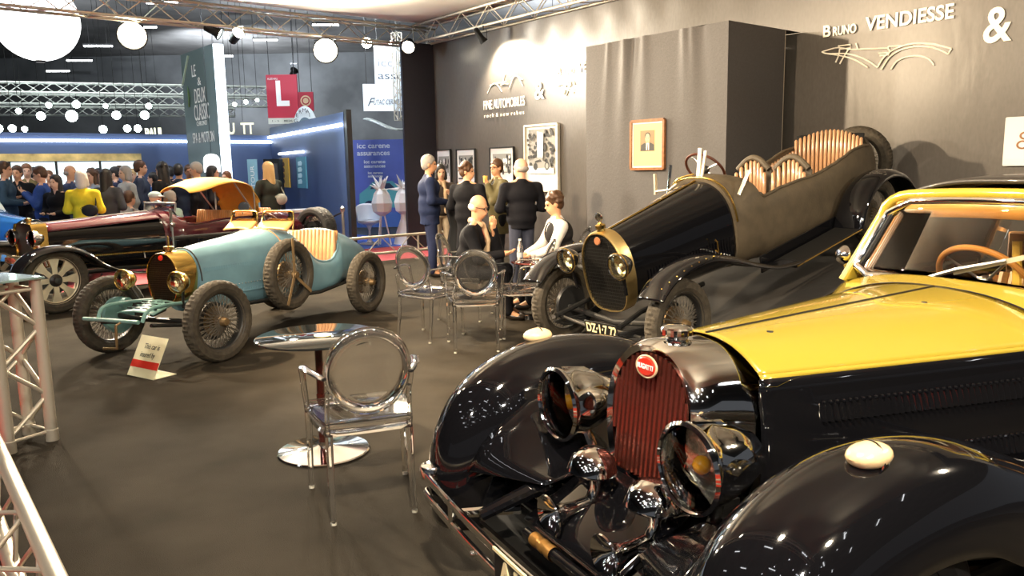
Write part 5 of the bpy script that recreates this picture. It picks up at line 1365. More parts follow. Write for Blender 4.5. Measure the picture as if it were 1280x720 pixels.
# ================================================================== people
def fabric(n, col, r=.8): return mat('cloth_'+n, col, r, bump=.25, bscale=70, noise=.12, nscale=12, spec=.15)
HAIRM = {k: mat('hair_'+k, c, .5, bump=.5, bscale=80, stretch=(1, 1, .2)) for k, c in dict(black=(.012, .009, .008), brown=(.07, .032, .014), grey=(.34, .31, .28), blond=(.50, .33, .14), white=(.60, .56, .50), auburn=(.16, .06, .02)).items()}
SKINS = [mat('skin_%s' % n, c, .5) for n, c in (('fair', (.66, .38, .25)), ('warm', (.60, .31, .17)), ('tan', (.46, .23, .13)), ('pale', (.72, .47, .34)))]
SHOE = mat('shoe_leather', (.02, .015, .012), .3); EYEM = mat('eye_dark', (.03, .02, .015), .2); LIPM = mat('lips', (.42, .12, .09), .5)
def person(label, x, y, face, h=1.75, skin=0, hair='brown', style='short', top=(.02, .02, .025), coat=0, trousers=(.02, .02, .03), shirt=None,
           arms='down', lean=(0, 0), look=0, nod=0, seated=False, fine=False, group=None, bag=None, scarf=None, hat=None, skirt=None, glasses=False, z=0, tie=None, vest=None, legsout=.0, build_=1.08, hold=None):
    """face: heading in degrees (0 = +X). arms: 'down', 'front', 'phone', 'fold' or a list of two (elbow, wrist) pairs"""
    s = h/1.75; vx = (.013 if fine else .021)*s
    t = empty('person', (x, y, z), math.radians(face)); tag(t, label, 'person', group)
    sk = SKINS[skin % 4]
    def S(p): return Vector(p)*s
    lx, ly = lean
    hipz = .50 if seated else .94
    up = .88-.94+hipz if False else 0
    dz = hipz-.94
    pel = S((0, 0, hipz)); bel = S((lx*.35, ly*.35, 1.10+dz)); ch = S((lx*.75, ly*.75, 1.30+dz)); nk = S((lx*.98, ly*.98, 1.47+dz)); hd = S((lx*1.12+.02, ly*1.12, 1.635+dz))
    sh = [S((lx*.95, ly*.95+q*.185*build_, 1.395+dz)) for q in (1, -1)]
    A = arms
    presets = {'down': [((-.02, .24, -.28), (.05, .25, -.53))]*2, 'front': [((.0, .24, -.27), (.24, .12, -.30))]*2, 'phone': [((.06, .22, -.26), (.27, .06, -.05))]*2,
               'fold': [((.06, .25, -.25), (.24, -.02, -.20))]*2, 'one': [((.02, .25, -.26), (.26, .10, -.12)), ((-.02, .24, -.28), (.05, .25, -.53))], 'pocket': [((-.08, .28, -.26), (.06, .20, -.46))]*2,
               'chin': [((.16, .16, -.26), (.19, .02, -.0)), ((.10, .20, -.28), (.32, .10, -.26))]}
    if isinstance(A, str): A = presets[A]
    el, wr = [], []
    for i, q in enumerate((1, -1)):
        e, w_ = A[i]; o = S((lx*.95, ly*.95, 1.395+dz))
        el.append(o+S((e[0], e[1]*q*(build_ if e[1] > .12 else 1)*1.04, e[2]))); wr.append(o+S((w_[0], w_[1]*q*(build_ if w_[1] > .12 else 1), w_[2])))
    if seated:
        hip = [S((0, q*.09, hipz-.02)) for q in (1, -1)]; kn = [S((.43, q*(.11+legsout), hipz+.02)) for q in (1, -1)]; an = [S((.45+(.05*i), q*(.10+legsout), .09)) for i, q in enumerate((1, -1))]
    else:
        hip = [S((0, q*.085, hipz-.04)) for q in (1, -1)]; kn = [S((.03, q*(.095+legsout*.5), .50)) for q in (1, -1)]; an = [S((-.01+.05*(i == 0), q*(.10+legsout), .09)) for i, q in enumerate((1, -1))]
    lk = math.radians(look); nd = math.radians(nod)
    HR = Matrix.Rotation(lk, 3, 'Z') @ Matrix.Rotation(nd, 3, 'Y')
    def Hd(p): return hd+HR @ (Vector(p)*s)
    HRl = [list(r) for r in HR]
    def E(c, r, R=None): return ('e', tuple(c), tuple(q*s for q in r), R)
    def C(a, ra, b, rb): return ('c', tuple(a), ra*s, tuple(b), rb*s)
    # ---- body: one surface
    B = [E(Hd((-.012, 0, .035)), (.094, .078, .098), HRl), E(Hd((.012, 0, -.045)), (.074, .060, .078), HRl), E(Hd((.035, 0, -.085)), (.042, .036, .032), HRl),
         C(nk-S((.0, 0, .04)), .056, Hd((-.015, 0, -.07)), .052),
         C(Hd((.078, 0, .005)), .009, Hd((.101, 0, -.028)), .014), E(Hd((.078, 0, .022)), (.018, .050, .012), HRl),
         E(Hd((.080, 0, -.062)), (.016, .026, .012), HRl), E(Hd((-.01, .079, -.012)), (.020, .010, .032), HRl), E(Hd((-.01, -.079, -.012)), (.020, .010, .032), HRl),
         E(pel, (.105, .145, .10)), E(bel, (.10, .130, .15)), E(ch, (.105, .150*build_, .16)), C(sh[0]*.85+sh[1]*.15, .05, sh[1]*.85+sh[0]*.15, .05), C(nk, .05, sh[0], .045), C(nk, .05, sh[1], .045)]
    ex = MB()
    for i in range(2):
        B += [C(sh[i], .050, el[i], .038), C(el[i], .038, wr[i], .026), C(hip[i], .082, kn[i], .056), C(kn[i], .056, an[i], .038), C(an[i], .038, an[i]+S((.12, 0, -.055)), .028)]
        d = (wr[i]-el[i]).normalized(); q = (1, -1)[i]
        side = d.cross(Vector((0, 0, 1))); side = side.normalized() if side.length > .1 else Vector((1, 0, 0))
        palm = wr[i]+d*.045*s; nrm = d.cross(side).normalized()
        B.append(C(wr[i], .026, palm, .027))
        for k in range(4):
            o = side*((k-1.5)*.017*s); L = (.034, .040, .037, .028)[k]*s
            p1 = palm+o+d*.022*s; p2 = p1+d*L-nrm*.006*s; p3 = p2+d*L*.6-nrm*.020*s
            ex.tube([palm+o, p1, p2, p3, p3+(p3-p2)*.15], [.0095*s, .0095*s, .0085*s, .0075*s, .003*s], 6)
        th_ = side*(-q*.026*s); ex.tube([wr[i]+d*.012*s+th_*.5, palm+th_*1.3-nrm*.01*s, palm+th_*1.35+d*.035*s-nrm*.02*s, palm+th_*1.2+d*.05*s-nrm*.024*s], [.012*s, .011*s, .0095*s, .004*s], 6)
    body = sdf_obj('body', B, vx, sk, t, k=.022*s, extra=ex)
    # ---- face details
    for q in (1, -1):
        MB().sphere(Hd((.0795, q*.030, .004)), .0105*s, 8).build('eye', EYEM, t)
    MB().sphere(Hd((.0925, 0, -.062)), (.006*s, .022*s, .006*s), 8, HR).build('mouth', LIPM, t)
    if glasses:
        g = MB()
        for q in (1, -1): g.torus(Hd((.098, q*.032, .004)), HR @ Vector((1, 0, 0)), .024*s, .0028*s, 16, 5).tube([Hd((.096, q*.056, .006)), Hd((0, q*.086, .008))], .0025*s, 4)
        g.tube([Hd((.10, -.01, .006)), Hd((.10, .01, .006))], .002*s, 4); g.build('glasses', DARKM, t)
    # ---- hair
    hm = HAIRM[hair]
    cap = [E(Hd((-.020, 0, .048)), (.106, .090, .100), HRl), E(Hd((-.045, 0, -.005)), (.078, .086, .085), HRl)]
    sub = [E(Hd((.105, 0, -.035)), (.085, .12, .095), HRl), E(Hd((.04, 0, -.13)), (.12, .14, .10), HRl)]
    if style == 'bald': cap = [E(Hd((-.035, 0, .0)), (.082, .090, .055), HRl)]; sub = sub+[E(Hd((-.01, 0, .10)), (.13, .12, .075), HRl)]
    if style == 'bun': cap.append(E(Hd((-.10, 0, .06)), (.05, .05, .05), HRl))
    if style in ('long', 'wavy'):
        cap += [C(Hd((-.05, .0, 0)), .085, Hd((-.075, 0, -.24)), .075), C(Hd((-.02, .066, 0)), .038, Hd((-.015, .082, -.22)), .034), C(Hd((-.02, -.066, 0)), .038, Hd((-.015, -.082, -.22)), .034)]
        sub = [E(Hd((.105, 0, -.035)), (.082, .068, .11), HRl)]
    if style == 'bob':
        cap += [C(Hd((-.04, .0, 0)), .085, Hd((-.05, 0, -.11)), .075), C(Hd((-.01, .066, 0)), .036, Hd((.0, .075, -.10)), .034), C(Hd((-.01, -.066, 0)), .036, Hd((.0, -.075, -.10)), .034)]
        sub = [E(Hd((.105, 0, -.035)), (.080, .066, .10), HRl)]
    if style in ('curly', 'wavy', 'tousled'):
        r = random.Random(int(x*97+y*13))
        for i in range(26):
            a, b = r.uniform(-2.4, 2.4), r.uniform(-.2, 1.4); rad = .098
            p = (-.02-rad*math.cos(a)*math.cos(b)*.9*-1 if False else -.02+(-1)*rad*math.cos(a)*math.cos(b)*.95, rad*math.sin(a)*math.cos(b), .04+rad*math.sin(b))
            cap.append(E(Hd(p), (.028, .028, .026), None))
    if hat is None or style != 'bald':
        sdf_obj('hair', cap, vx*.85, hm, t, k=.012*s, subs=sub)
    if hat: sdf_obj('cap_hat', [E(Hd((-.01, 0, .075)), (.108, .094, .065), HRl), E(Hd((.10, 0, .055)), (.055, .065, .012), HRl)], vx*.8, fabric('hat'+str(hat), hat), t, k=.01*s)
    # ---- clothes
    tm = fabric('t%.3f_%.3f_%.3f' % tuple(top), top)
    g = .016
    J = [E(pel+S((0, 0, .04)), ((.12+g)*build_, (.152+g)*build_, .12)), E(bel, ((.118+g)*build_, (.150+g)*build_, .16)), E(ch, ((.120+g)*build_, (.168+g)*build_, .165)), C(nk-S((0, 0, .045)), .066, sh[0]-S((0, 0, .004)), .060), C(nk-S((0, 0, .045)), .066, sh[1]-S((0, 0, .004)), .060), C(nk-S((.0, 0, .03)), .066, nk-S((0, 0, .01)), .062)]
    slv = .91
    for i in range(2):
        we = el[i].lerp(wr[i], slv); J += [C(sh[i]-S((0, 0, .012)), .068, el[i], .060), C(el[i], .060, we, .046)]
    low = coat
    if low and not seated:
        J += [C(pel+S((0, .03, .0)), .125, S((0, .04, hipz-low)), .13+.05*low), C(pel-S((0, .03, .0)), .125, S((0, -.04, hipz-low)), .13+.05*low)]
    if seated: J += [C(hip[0], .10, kn[0]*.35+hip[0]*.65, .10), C(hip[1], .10, kn[1]*.35+hip[1]*.65, .10)]
    cutz = hipz*s-(low or .10)*s
    subs = [E(nk+S((.115, 0, .02)), (.07, .045, .10), None)]
    if shirt: subs = [E(nk+S((.13, 0, -.06)), (.085, .050, .17), None)]
    if not seated: subs.append(('e', (0, 0, cutz-.6*s), (.9*s, .9*s, .6*s), None))
    sdf_obj('coat' if coat else 'jacket', J, vx*.95, tm, t, k=.045*s, subs=subs)
    if shirt: 
        sm_ = fabric('s%.2f_%.2f_%.2f' % tuple(shirt), shirt)
        sdf_obj('shirt', [E(ch+S((.008, 0, -.01)), (.118, .10, .175)), C(nk-S((.0, 0, .04)), .062, nk+S((0, 0, .005)), .060)], vx*.9, sm_, t, k=.01*s)
    if tie: MB().loft([[nk+S((.070, -.01, -.03)), nk+S((.070, .01, -.03)), nk+S((.078, .01, -.03)), nk+S((.078, -.01, -.03))], [ch+S((.130, -.035, -.08)), ch+S((.130, .035, -.08)), ch+S((.142, .035, -.08)), ch+S((.142, -.035, -.08))]]).build('tie', fabric('tie', tie), t)
    if vest:
        vm = fabric('vest', vest)
        sdf_obj('waistcoat', [E(bel, (.162, .194, .170)), E(ch, (.165, .212, .168)), C(sh[0]*.70+sh[1]*.30+S((-.01, 0, .012)), .070, ch, .09), C(sh[1]*.70+sh[0]*.30+S((-.01, 0, .012)), .070, ch, .09)], vx*.95, vm, t, k=.02*s, subs=[E(nk+S((.17, 0, -.05)), (.10, .042, .15), None)])
    trm = fabric('p%.3f_%.3f_%.3f' % tuple(trousers), trousers)
    T = [E(pel, (.118, .155, .11))]
    for i in range(2): T += [C(hip[i], .094, kn[i], .071), C(kn[i], .071, an[i]+S((0, 0, .0)), .056)]
    if skirt: T = [E(pel, (.118, .155, .11)), C(pel, .125, S((0, 0, .40)), .17)]
    sdf_obj('skirt' if skirt else 'trousers', T, vx*.95, trm, t, k=.02*s)
    for i in range(2):
        a = an[i]; zz = .035*s
        sdf_obj('shoe', [C((a.x-.025*s, a.y, zz+.018*s), .036, (a.x+.05*s, a.y, zz), .036), C((a.x+.05*s, a.y, zz-.0*s), .036, (a.x+.155*s, a.y, zz-.004*s), .031)], .012*s, SHOE, t, k=.01, subs=[('e', (a.x, a.y, -.30), (.6, .6, .303), None)])
    if scarf: 
        sdf_obj('scarf', [C(nk+S((.0, .055, .02)), .032, nk+S((.065, .03, -.02)), .034), C(nk+S((.0, -.055, .02)), .032, nk+S((.065, -.03, -.02)), .034), C(nk+S((.072, .035, -.03)), .034, ch+S((.145, .05, -.02)), .034), C(ch+S((.145, .05, -.02)), .034, bel+S((.16, .055, -.12)), .042), C(nk+S((-.05, 0, .03)), .034, nk+S((0, .055, .02)), .032), C(nk+S((-.05, 0, .03)), .034, nk+S((0, -.055, .02)), .032)], vx*.9, fabric('scarf', scarf), t, k=.012*s)
    if bag:
        bm_ = fabric('bag%.2f' % bag[0], bag)
        sdf_obj('shoulder_bag', [E(pel+S((-.13, -.14, .18)), (.06, .13, .10)), C(pel+S((-.13, -.24, .22)), .012, sh[1]+S((0, 0, .055)), .012), C(pel+S((-.13, .0, .22)), .012, sh[1]+S((0, .0, .055)), .012)], vx*.7, bm_, t, k=.01)
    if hold == 'phone': MB().box(wr[0]+(wr[0]-el[0]).normalized()*.09*s, (.012, .07, .14)).build('phone', BLACKM, t, bevel=.004)
    if hold == 'cup': MB().lathe([(0, -.05), (.03, -.05), (.036, .05), (0, .05)], wr[0]+(wr[0]-el[0]).normalized()*.085*s, seg=14).build('paper_cup', mat('yellow_cup', (.80, .55, .12), .5), t)
    return t
NAVY = (.016, .024, .062); BLK_ = (.007, .007, .009); CHAR = (.03, .03, .034)
person('man in navy blue suit, seen from behind at left of the standing group', -1.21, 11.75, 12, 1.79, 1, 'grey', 'short', NAVY, .16, (.018, .024, .06), arms='front', fine=True, look=-8, build_=1.2)
person('smiling woman with dark bob and beige scarf facing the navy suited man', -1.12, 12.8, -75, 1.66, 0, 'black', 'bob', (.05, .04, .035), .0, (.45, .36, .26), scarf=(.52, .38, .24), arms='one', fine=True)
person('woman in long black padded coat with short brown curls, head turned right', -.60, 11.0, 60, 1.67, 1, 'brown', 'curly', BLK_, .42, BLK_, arms='front', look=-75, fine=True, build_=1.2)
person('man with glasses and olive coat eating, facing the black sweater man', -.19, 11.95, -150, 1.72, 1, 'brown', 'short', (.10, .085, .04), .30, BLK_, shirt=(.02, .02, .02), arms='chin', glasses=True, fine=True, hold='cup', look=15)
person('white haired man in black sweater and jeans with his back turned', .14, 10.15, 110, 1.70, 0, 'grey', 'bald', (.008, .008, .011), .08, (.045, .05, .075), arms='front', look=35, fine=True, build_=1.24)
person('bald seated man with glasses and long yellow scarf, hand at his mouth', -.50, 8.42, -14, 1.74, 1, 'white', 'bald', BLK_, .0, BLK_, shirt=(.60, .14, .12), arms=[((.20, .14, -.24), (.20, .0, .03)), ((.10, .20, -.28), (.34, .12, -.24))], seated=True, scarf=(.72, .50, .16), glasses=True, fine=True, lean=(.13, 0), nod=10, look=-8)
person('seated man in white shirt and black waistcoat with tousled brown hair', .62, 9.02, 192, 1.74, 1, 'brown', 'tousled', (.72, .66, .60), .0, BLK_, arms=[((.12, .22, -.26), (.34, .12, -.34))]*2, seated=True, vest=(.02, .018, .018), fine=True, lean=(.10, 0), nod=12)
CG = 'visitors behind the cars'
def pp(px, Y): return (px-640)/991*Y-.012*Y*0, Y
def vis(px, Y, label, face, **k):
    x, y = pp(px, Y); return person(label, x, y, face, **k)
vis(8, 13.4, 'man in dark blue jacket at the far left edge of the crowd', 20, h=1.84, hair='brown', top=(.03, .06, .10), coat=.15, trousers=BLK_, arms='front', skin=0)
vis(25, 14.4, 'bearded man in black jacket facing the viewer, behind the bright blue car', -80, h=1.78, hair='brown', top=BLK_, coat=.12, arms='fold', skin=1)
vis(37, 15.3, 'man in brown jacket half hidden behind the bearded man', -60, h=1.82, hair='auburn', top=(.16, .12, .05), arms='down')
vis(54, 13.2, 'young man in royal blue jacket looking at something in his hands', 200, h=1.74, hair='brown', top=(.03, .07, .26), coat=.2, arms='phone', hold='phone', nod=15)
vis(72, 12.9, 'smiling woman in black coat left of the navy coat man', -100, h=1.60, hair='black', style='long', top=BLK_, coat=.3, arms='front', skin=3)
vis(90, 13.8, 'balding man in long navy coat in profile beside the yellow coat', 10, h=1.76, hair='grey', style='bald', top=(.04, .06, .14), coat=.6, arms='down')
vis(104, 12.3, 'person in long bright yellow coat with black bag, back turned', 95, h=1.66, hair='white', style='bob', top=(.72, .56, .03), coat=.65, trousers=(.5, .42, .05), arms='front', bag=(.02, .02, .02))
vis(118, 14.7, 'woman with wavy brown hair and pale jacket right of the yellow coat', -110, h=1.70, hair='brown', style='wavy', top=(.35, .40, .46), coat=.2, trousers=(.15, .2, .4), arms='front', skin=3)
vis(135, 12.95, 'woman with long black hair in dark grey dress coat, back turned', 80, h=1.68, hair='black', style='long', top=(.05, .055, .07), coat=.6, trousers=CHAR, arms='front')
vis(147, 15.8, 'dark haired man in navy suit behind the grey dress coat woman', 200, h=1.74, hair='black', top=(.025, .03, .06), coat=.15, arms='front')
vis(160, 14.35, 'grey haired woman in pale top in the middle of the crowd', -130, h=1.74, hair='grey', style='bob', top=(.42, .42, .40), coat=.3, arms='down', skin=3)
vis(178, 14.8, 'tall man in black suit standing above the seated people', 20, h=1.84, hair='brown', top=(.03, .04, .07), coat=.2, trousers=BLK_, arms='down')
vis(194, 15.7, 'man in bright blue jacket bending forward behind the tall man', 185, h=1.62, hair='black', top=(.04, .10, .32), arms='front')
vis(206, 14.0, 'woman with long black curls in black top above the tan hood', 170, h=1.78, hair='black', style='wavy', top=BLK_, coat=.2, arms='front', skin=2)
vis(226, 14.7, 'man in dark navy suit with black hair, back turned above the tan hood', 95, h=1.76, hair='black', top=(.02, .03, .06), coat=.15, arms='down')
vis(249, 14.2, 'grey haired man in black coat in front of the tall grey banner', 190, h=1.78, hair='grey', top=BLK_, coat=.3, arms='down', nod=8)
vis(268, 15.0, 'dark haired woman in black coat in profile before the banner lamp', 15, h=1.72, hair='black', style='long', top=(.02, .018, .02), coat=.4, arms='front', skin=0)
vis(286, 15.7, 'woman with brown shoulder length hair near the lit banner edge', -110, h=1.62, hair='auburn', style='long', top=(.03, .03, .035), coat=.3, arms='front', skin=3)
vis(338, 13.9, 'blond woman in black padded coat with pale bag by the blue wall', 150, h=1.76, hair='blond', style='long', top=(.02, .024, .02), coat=.25, trousers=BLK_, bag=(.32, .33, .30), arms='fold')
for i, (px_, Y_, f_, hh, hc, tp, lab) in enumerate([
    (46, 16.0, 30, 1.76, 'black', (.03, .04, .08), 'distant dark haired man glimpsed above the blue jacketed young man'),
    (64, 17.0, -70, 1.7, 'auburn', (.12, .05, .05), 'distant person with reddish hair glimpsed left of the smiling woman'),
    (126, 16.6, -100, 1.72, 'black', (.05, .05, .05), 'distant dark haired person between wavy haired and long haired women'),
    (153, 17.6, 60, 1.78, 'brown', (.04, .06, .12), 'distant brown haired man left of the grey haired woman'),
    (168, 16.8, -80, 1.7, 'blond', (.25, .22, .2), 'distant blond person right of the grey haired woman'),
    (215, 16.9, 160, 1.74, 'black', (.02, .02, .03), 'distant black haired man between curly woman and dark suited man'),
    (239, 15.5, -60, 1.75, 'brown', (.03, .03, .05), 'distant brown haired person left of the grey haired man')]):
    vis(px_, Y_, lab, f_, h=hh, hair=hc, top=tp, coat=.15, arms='down', skin=i)
# people seated behind the maroon car
for (px_, Y_, f_, hc, st_, tp, ht, lab) in [
    (184, 12.9, -10, 'white', 'bald', (.30, .48, .38), (.45, .55, .55), 'seated person in pale cap and mint green shirt behind the maroon bonnet'),
    (222, 13.45, 175, 'grey', 'short', (.36, .50, .42), None, 'seated person in pale green jacket under the tan hood'),
    (152, 13.6, 60, 'brown', 'short', (.28, .27, .25), None, 'seated person in beige jacket left of the pale cap')]:
    x_, y_ = pp(px_, Y_)
    person(lab, x_, y_, f_, h=1.74, hair=hc, style=st_, top=tp, hat=ht, trousers=(.05, .05, .07), seated=True, arms='front', lean=(.12, 0), skin=px_)
    st = empty('stool', (x_, y_, 0)); tag(st, 'plain dark stool under the '+lab.split(' behind')[0].split(' under')[0].split(' left')[0], 'stool')
    MB().lathe([(0, .34), (.17, .34), (.18, .36), (.17, .375), (0, .38)], seg=24).build('stool_seat', BLACKM, st)
    for k in range(4): MB().tube([(.12*math.cos(k*PI/2), .12*math.sin(k*PI/2), .35), (.17*math.cos(k*PI/2), .17*math.sin(k*PI/2), 0)], .012).build('leg', STEEL, st)
# ================================================================== the exhibition hall beyond the stand
HALLC = mat('hall_roof', (.17, .165, .16), .8, noise=.3, nscale=.6)
tag(MB().box((-8, 12, 9.2), (90, 96, .2)).build('ceiling_hall', HALLC, smooth=False), kind='structure')
tag(MB().box((-10, 52, 4.5), (80, .3, 9.4)).build('wall_back', mat('hall_end_wall', (.13, .135, .14), .8, noise=.4, nscale=.4), smooth=False), kind='structure')
tag(MB().box((-38, 20, 4.5), (.3, 70, 9.4)).build('wall_left', mat('hall_side_wall', (.13, .135, .14), .8, noise=.4, nscale=.4), smooth=False), kind='structure')
def strip(x, y, z=7.5, L=1.3, yaw=0, label='', group='strip lights under the hall roof', cord=1.62):
    t = empty('strip_light', (x, y, z), yaw); tag(t, label, 'strip light', group)
    MB().box((0, 0, .05), (L, .16, .06)).build('housing', DARKM, t, smooth=False)
    MB().tube([(-L/2+.03, 0, 0), (L/2-.03, 0, 0)], .045, 8).build('tube', TUBE_L, t)
    MB().tube([(-L*.3, 0, .08), (-L*.3, 0, cord)], .008, 5).tube([(L*.3, 0, .08), (L*.3, 0, cord)], .008, 5).build('cord', DARKM, t)
for x, y, L, la in ((-25.6, 46.0, 1.3, 'lowest left strip light on the dark hall roof'), (-22.2, 42.0, 1.3, 'strip light above and right of the lowest left one'), (-18.9, 37.5, 1.3, 'strip light just below left warm floodlight'),
                    (-14.8, 33.0, 1.2, 'strip light right of the left warm floodlight'), (-12.0, 28.5, 1.1, 'strip light seen through the far truss bars'), (-14.6, 41.3, 1.2, 'strip light right of the tall grey banner top'), (-10.9, 36.6, 1.1, 'strip light above the red letter sign'), (-7.4, 33.2, 1.1, 'strip light seen in the truss near the right floodlight')):
    strip(x, y, 7.5, L, .12, la)
LENS_A = mat('lit_aisle_lens', (1, 1, 1), .4, emit=(.95, .97, 1), es=22)
# rows over the aisle, mirrored in the polished paint
for i in range(6):
    for j in range(5):
        strip(-9+i*3.6, -9+j*3.1, 6.4, 1.2, math.atan2(U.y, U.x), 'strip light hanging over the red aisle', 'strip lights over the red aisle', 2.7)
for i in range(9):
    for j in range(5):
        x_, y_ = -7.5+1.55*i+.6*(j % 2), -2.2-1.7*j; t = empty('stage_light', (x_, y_, 5.9)); tag(t, 'small white stage light in the rows over the red aisle', 'stage light', 'stage lights over the red aisle')
        MB().lathe([(.03, .16), (.06, .13), (.07, 0)], seg=12).tube([(0, 0, .12), (0, 0, 3.2)], .01, 5).build('lamp_can', BLACKM, t); MB().lathe([(0, .005), (.066, .005)], seg=12).build('lens', LENS_A, t)
def hall_truss(p0, p1, label, w=.3):
    t = truss('truss', p0, p1, w, label, cr=.030, br=.016, step=.4)
    for ch in t.children: ch.data.materials[0] = mat('pale_dull_aluminium', (.62, .64, .62), .5, .2)
    return t
hall_truss((-16.8, 24.9, 4.38), (-8.0, 28.2, 4.38), 'upper distant lighting truss crossing behind the banner at left')
hall_truss((-17.4, 26.9, 4.2), (-8.6, 30.6, 4.2), 'middle distant lighting truss at left')
hall_truss((-18.6, 28.8, 3.95), (-10.8, 31.6, 3.95), 'lower distant lighting truss at left, ending before the banner')
LC = LENS_C
for i, (px_, py_, Yd, r) in enumerate([(62, 148, 26, .14), (100, 148, 26, .19), (155, 147, 26, .14), (190, 147, 26, .14), (73, 135, 27, .10), (107, 134, 27, .13), (143, 136, 28, .08), (196, 136, 27, .10),
        (5, 143, 25.7, .09), (35, 142, 25, .09), (8, 163, 25, .13), (25, 163, 25, .12), (40, 164, 25, .09), (137, 164, 26, .13), (167, 163, 26, .12), (180, 163, 26, .12), (302, 134, 26, .07), (316, 131, 26, .07), (330, 129, 26, .06), (468, 61, 20, .13), (497, 61, 20, .05)]):
    x_ = (px_-640)/991*Yd; z_ = 1.6+((211-.0175*(px_-640))-py_)/980*Yd*.995
    t = empty('stage_light', (x_, Yd, z_)); d = Vector((-x_*.5, -Yd, -2)).normalized()
    row = 'upper' if py_ < 140 else ('middle' if py_ < 155 else 'lower')
    tag(t, 'glowing cool stage light under the distant trusses at left' if px_ < 300 else 'small cool stage light %s' % ('between banner and red sign' if px_ < 400 else 'near the truss corner, right of the right floodlight'), 'stage light', 'distant stage lights left' if px_ < 300 else 'distant stage lights right')
    MB().lathe([(r*.5, -.24), (r*.8, -.2), (r*1.05, 0), (r, .02)], (0, 0, 0), d, 14).tube([(0, 0, .05), (0, 0, 9.1-z_)], .007, 5).build('lamp_can', BLACKM, t)
    MB().lathe([(0, .01), (r*.95, .005)], (0, 0, 0), d, 14).build('lens', LC if px_ < 450 else LENS_W, t)
# unseen floods added as fill over the visitors and the blue stands
floodlight((-8.3, 10.0, 5.9), (-6.5, 15, .8), 900, 'added cool fill floodlight hanging over the visitors', .16, (.80, .90, 1), 2.2, group='added cool fill floodlights over the visitors', lens=LENS_C)
floodlight((-4.3, 15.4, 6.2), (-5.2, 19.5, 1.0), 650, 'added cool fill floodlight hanging over the blue walled stand', .16, (.70, .82, 1), 2.2, group='added cool fill floodlights over the visitors', lens=LENS_C)
floodlight((-12.0, 13.5, 6.2), (-9.8, 17.6, 1.2), 650, 'added cool fill floodlight over the left end of the blue wall', .16, (.75, .85, 1), 2.2, group='added cool fill floodlights over the visitors', lens=LENS_C)
floodlight((-2.6, 17.2, 5.6), (-2.9, 20.6, 1.0), 420, 'added cool fill floodlight over the blue floored stand', .16, (.9, .95, 1), 2.0, group='added cool fill floodlights over the visitors', lens=LENS_C)
floodlight((-4.6, 13.9, 3.95), (-3.6, 12.9, 4.55), 1900, 'added floodlight turned up to brighten the white ceiling cloth', .10, WARM, 2.4, group='floodlights clamped on the stand truss')  # added uplight that makes the ceiling cloth glow
for x_, y_, p_ in ((-20, 30, 3500), (-9, 34, 3500), (-16, 44, 3500), (2, 36, 2500)):  # lamps added only to lift the dark roof
    floodlight((x_, y_, 5.8), (x_+1, y_+3, 9.1), p_, 'added high floodlight brightening the dark hall roof', .16, (.85, .92, 1), 2.7, group='added floodlights brightening the hall', lens=LENS_C)
floodlight((-12.5, 20, 6.6), (-13, 27.5, 4.0), 2600, 'added cool floodlight brightening the distant trusses', .12, (.9, 1, .95), 1.6, group='added floodlights brightening the hall', lens=LENS_C)  # added lamp, keeps the far trusses from going dark
# big white balloon lamp
t = empty('balloon_lamp', (-9.23, 16.0, 4.62)); tag(t, 'huge glowing white balloon lamp at the top left corner', 'lamp')
MB().sphere((0, 0, 0), .77, 48).build('balloon', mat('lit_balloon', (1, 1, 1), .5, emit=(1, .99, .96), es=3.2), t)
MB().tube([(0, 0, .76), (0, 0, 4.4)], .012, 6).lathe([(.08, -.80), (.10, -.76), (.05, -.74)], seg=16).build('suspension_cable', DARKM, t)
# roof wires / bracing seen against the dark
for i, (a, b, la) in enumerate((((-12.1, 26, 6.1), (-15.3, 30, 8.8), 'left'), ((-12.1, 26, 6.1), (-8.8, 26, 8.8), 'right'))):
    t = MB().tube([a, b], .02, 6).build('suspension_cable', ALU); tag(t, 'thin slanting suspension cable, %s arm of the V above the left trusses' % la, 'cable')
# ---- blue walled stand
BW = mat('blue_wall_panel', (.055, .085, .17), .5, noise=.08, nscale=1.5); NEON = mat('lit_wall_strip', (1, 1, 1), .4, emit=(.80, .90, 1), es=7)
K2 = Vector((-6.25, 21, 0)); E2 = Vector((-3.23, 15.8, 0)); L2 = K2-V*12
def wallseg(name, a, b, h, m, th=.08):
    d = (b-a); L = d.length; mid = (a+b)/2+Z3*h/2
    return tag(MB().box(mid, (L, th, h), Matrix.Rotation(math.atan2(d.y, d.x), 3, 'Z')).build(name, m, smooth=False), kind='structure')
wallseg('wall_blue_back', L2, K2, 2.55, BW); wallseg('wall_blue_side', K2, E2, 2.75, BW)
dS = (E2-K2).normalized(); nS = Vector((dS.y, -dS.x, 0)); nS = nS if nS.x < 0 else -nS
wallseg('trim_2', E2+nS*-.02, E2+dS*.22, 2.78, mat('black_end_post', (.01, .01, .012), .5), .10)
t = MB().tube([L2-U*-.08+Z3*2.38, K2+U*.08+Z3*2.38], .035, 6).build('wall_strip_light', NEON); tag(t, 'long glowing white strip light along the top of the blue back wall', 'strip light')
t = MB().tube([K2+nS*.09+Z3*2.50, E2+nS*.09+Z3*2.50], .035, 6).build('wall_strip_light', NEON); tag(t, 'glowing white strip light along the top of the blue side wall', 'strip light')
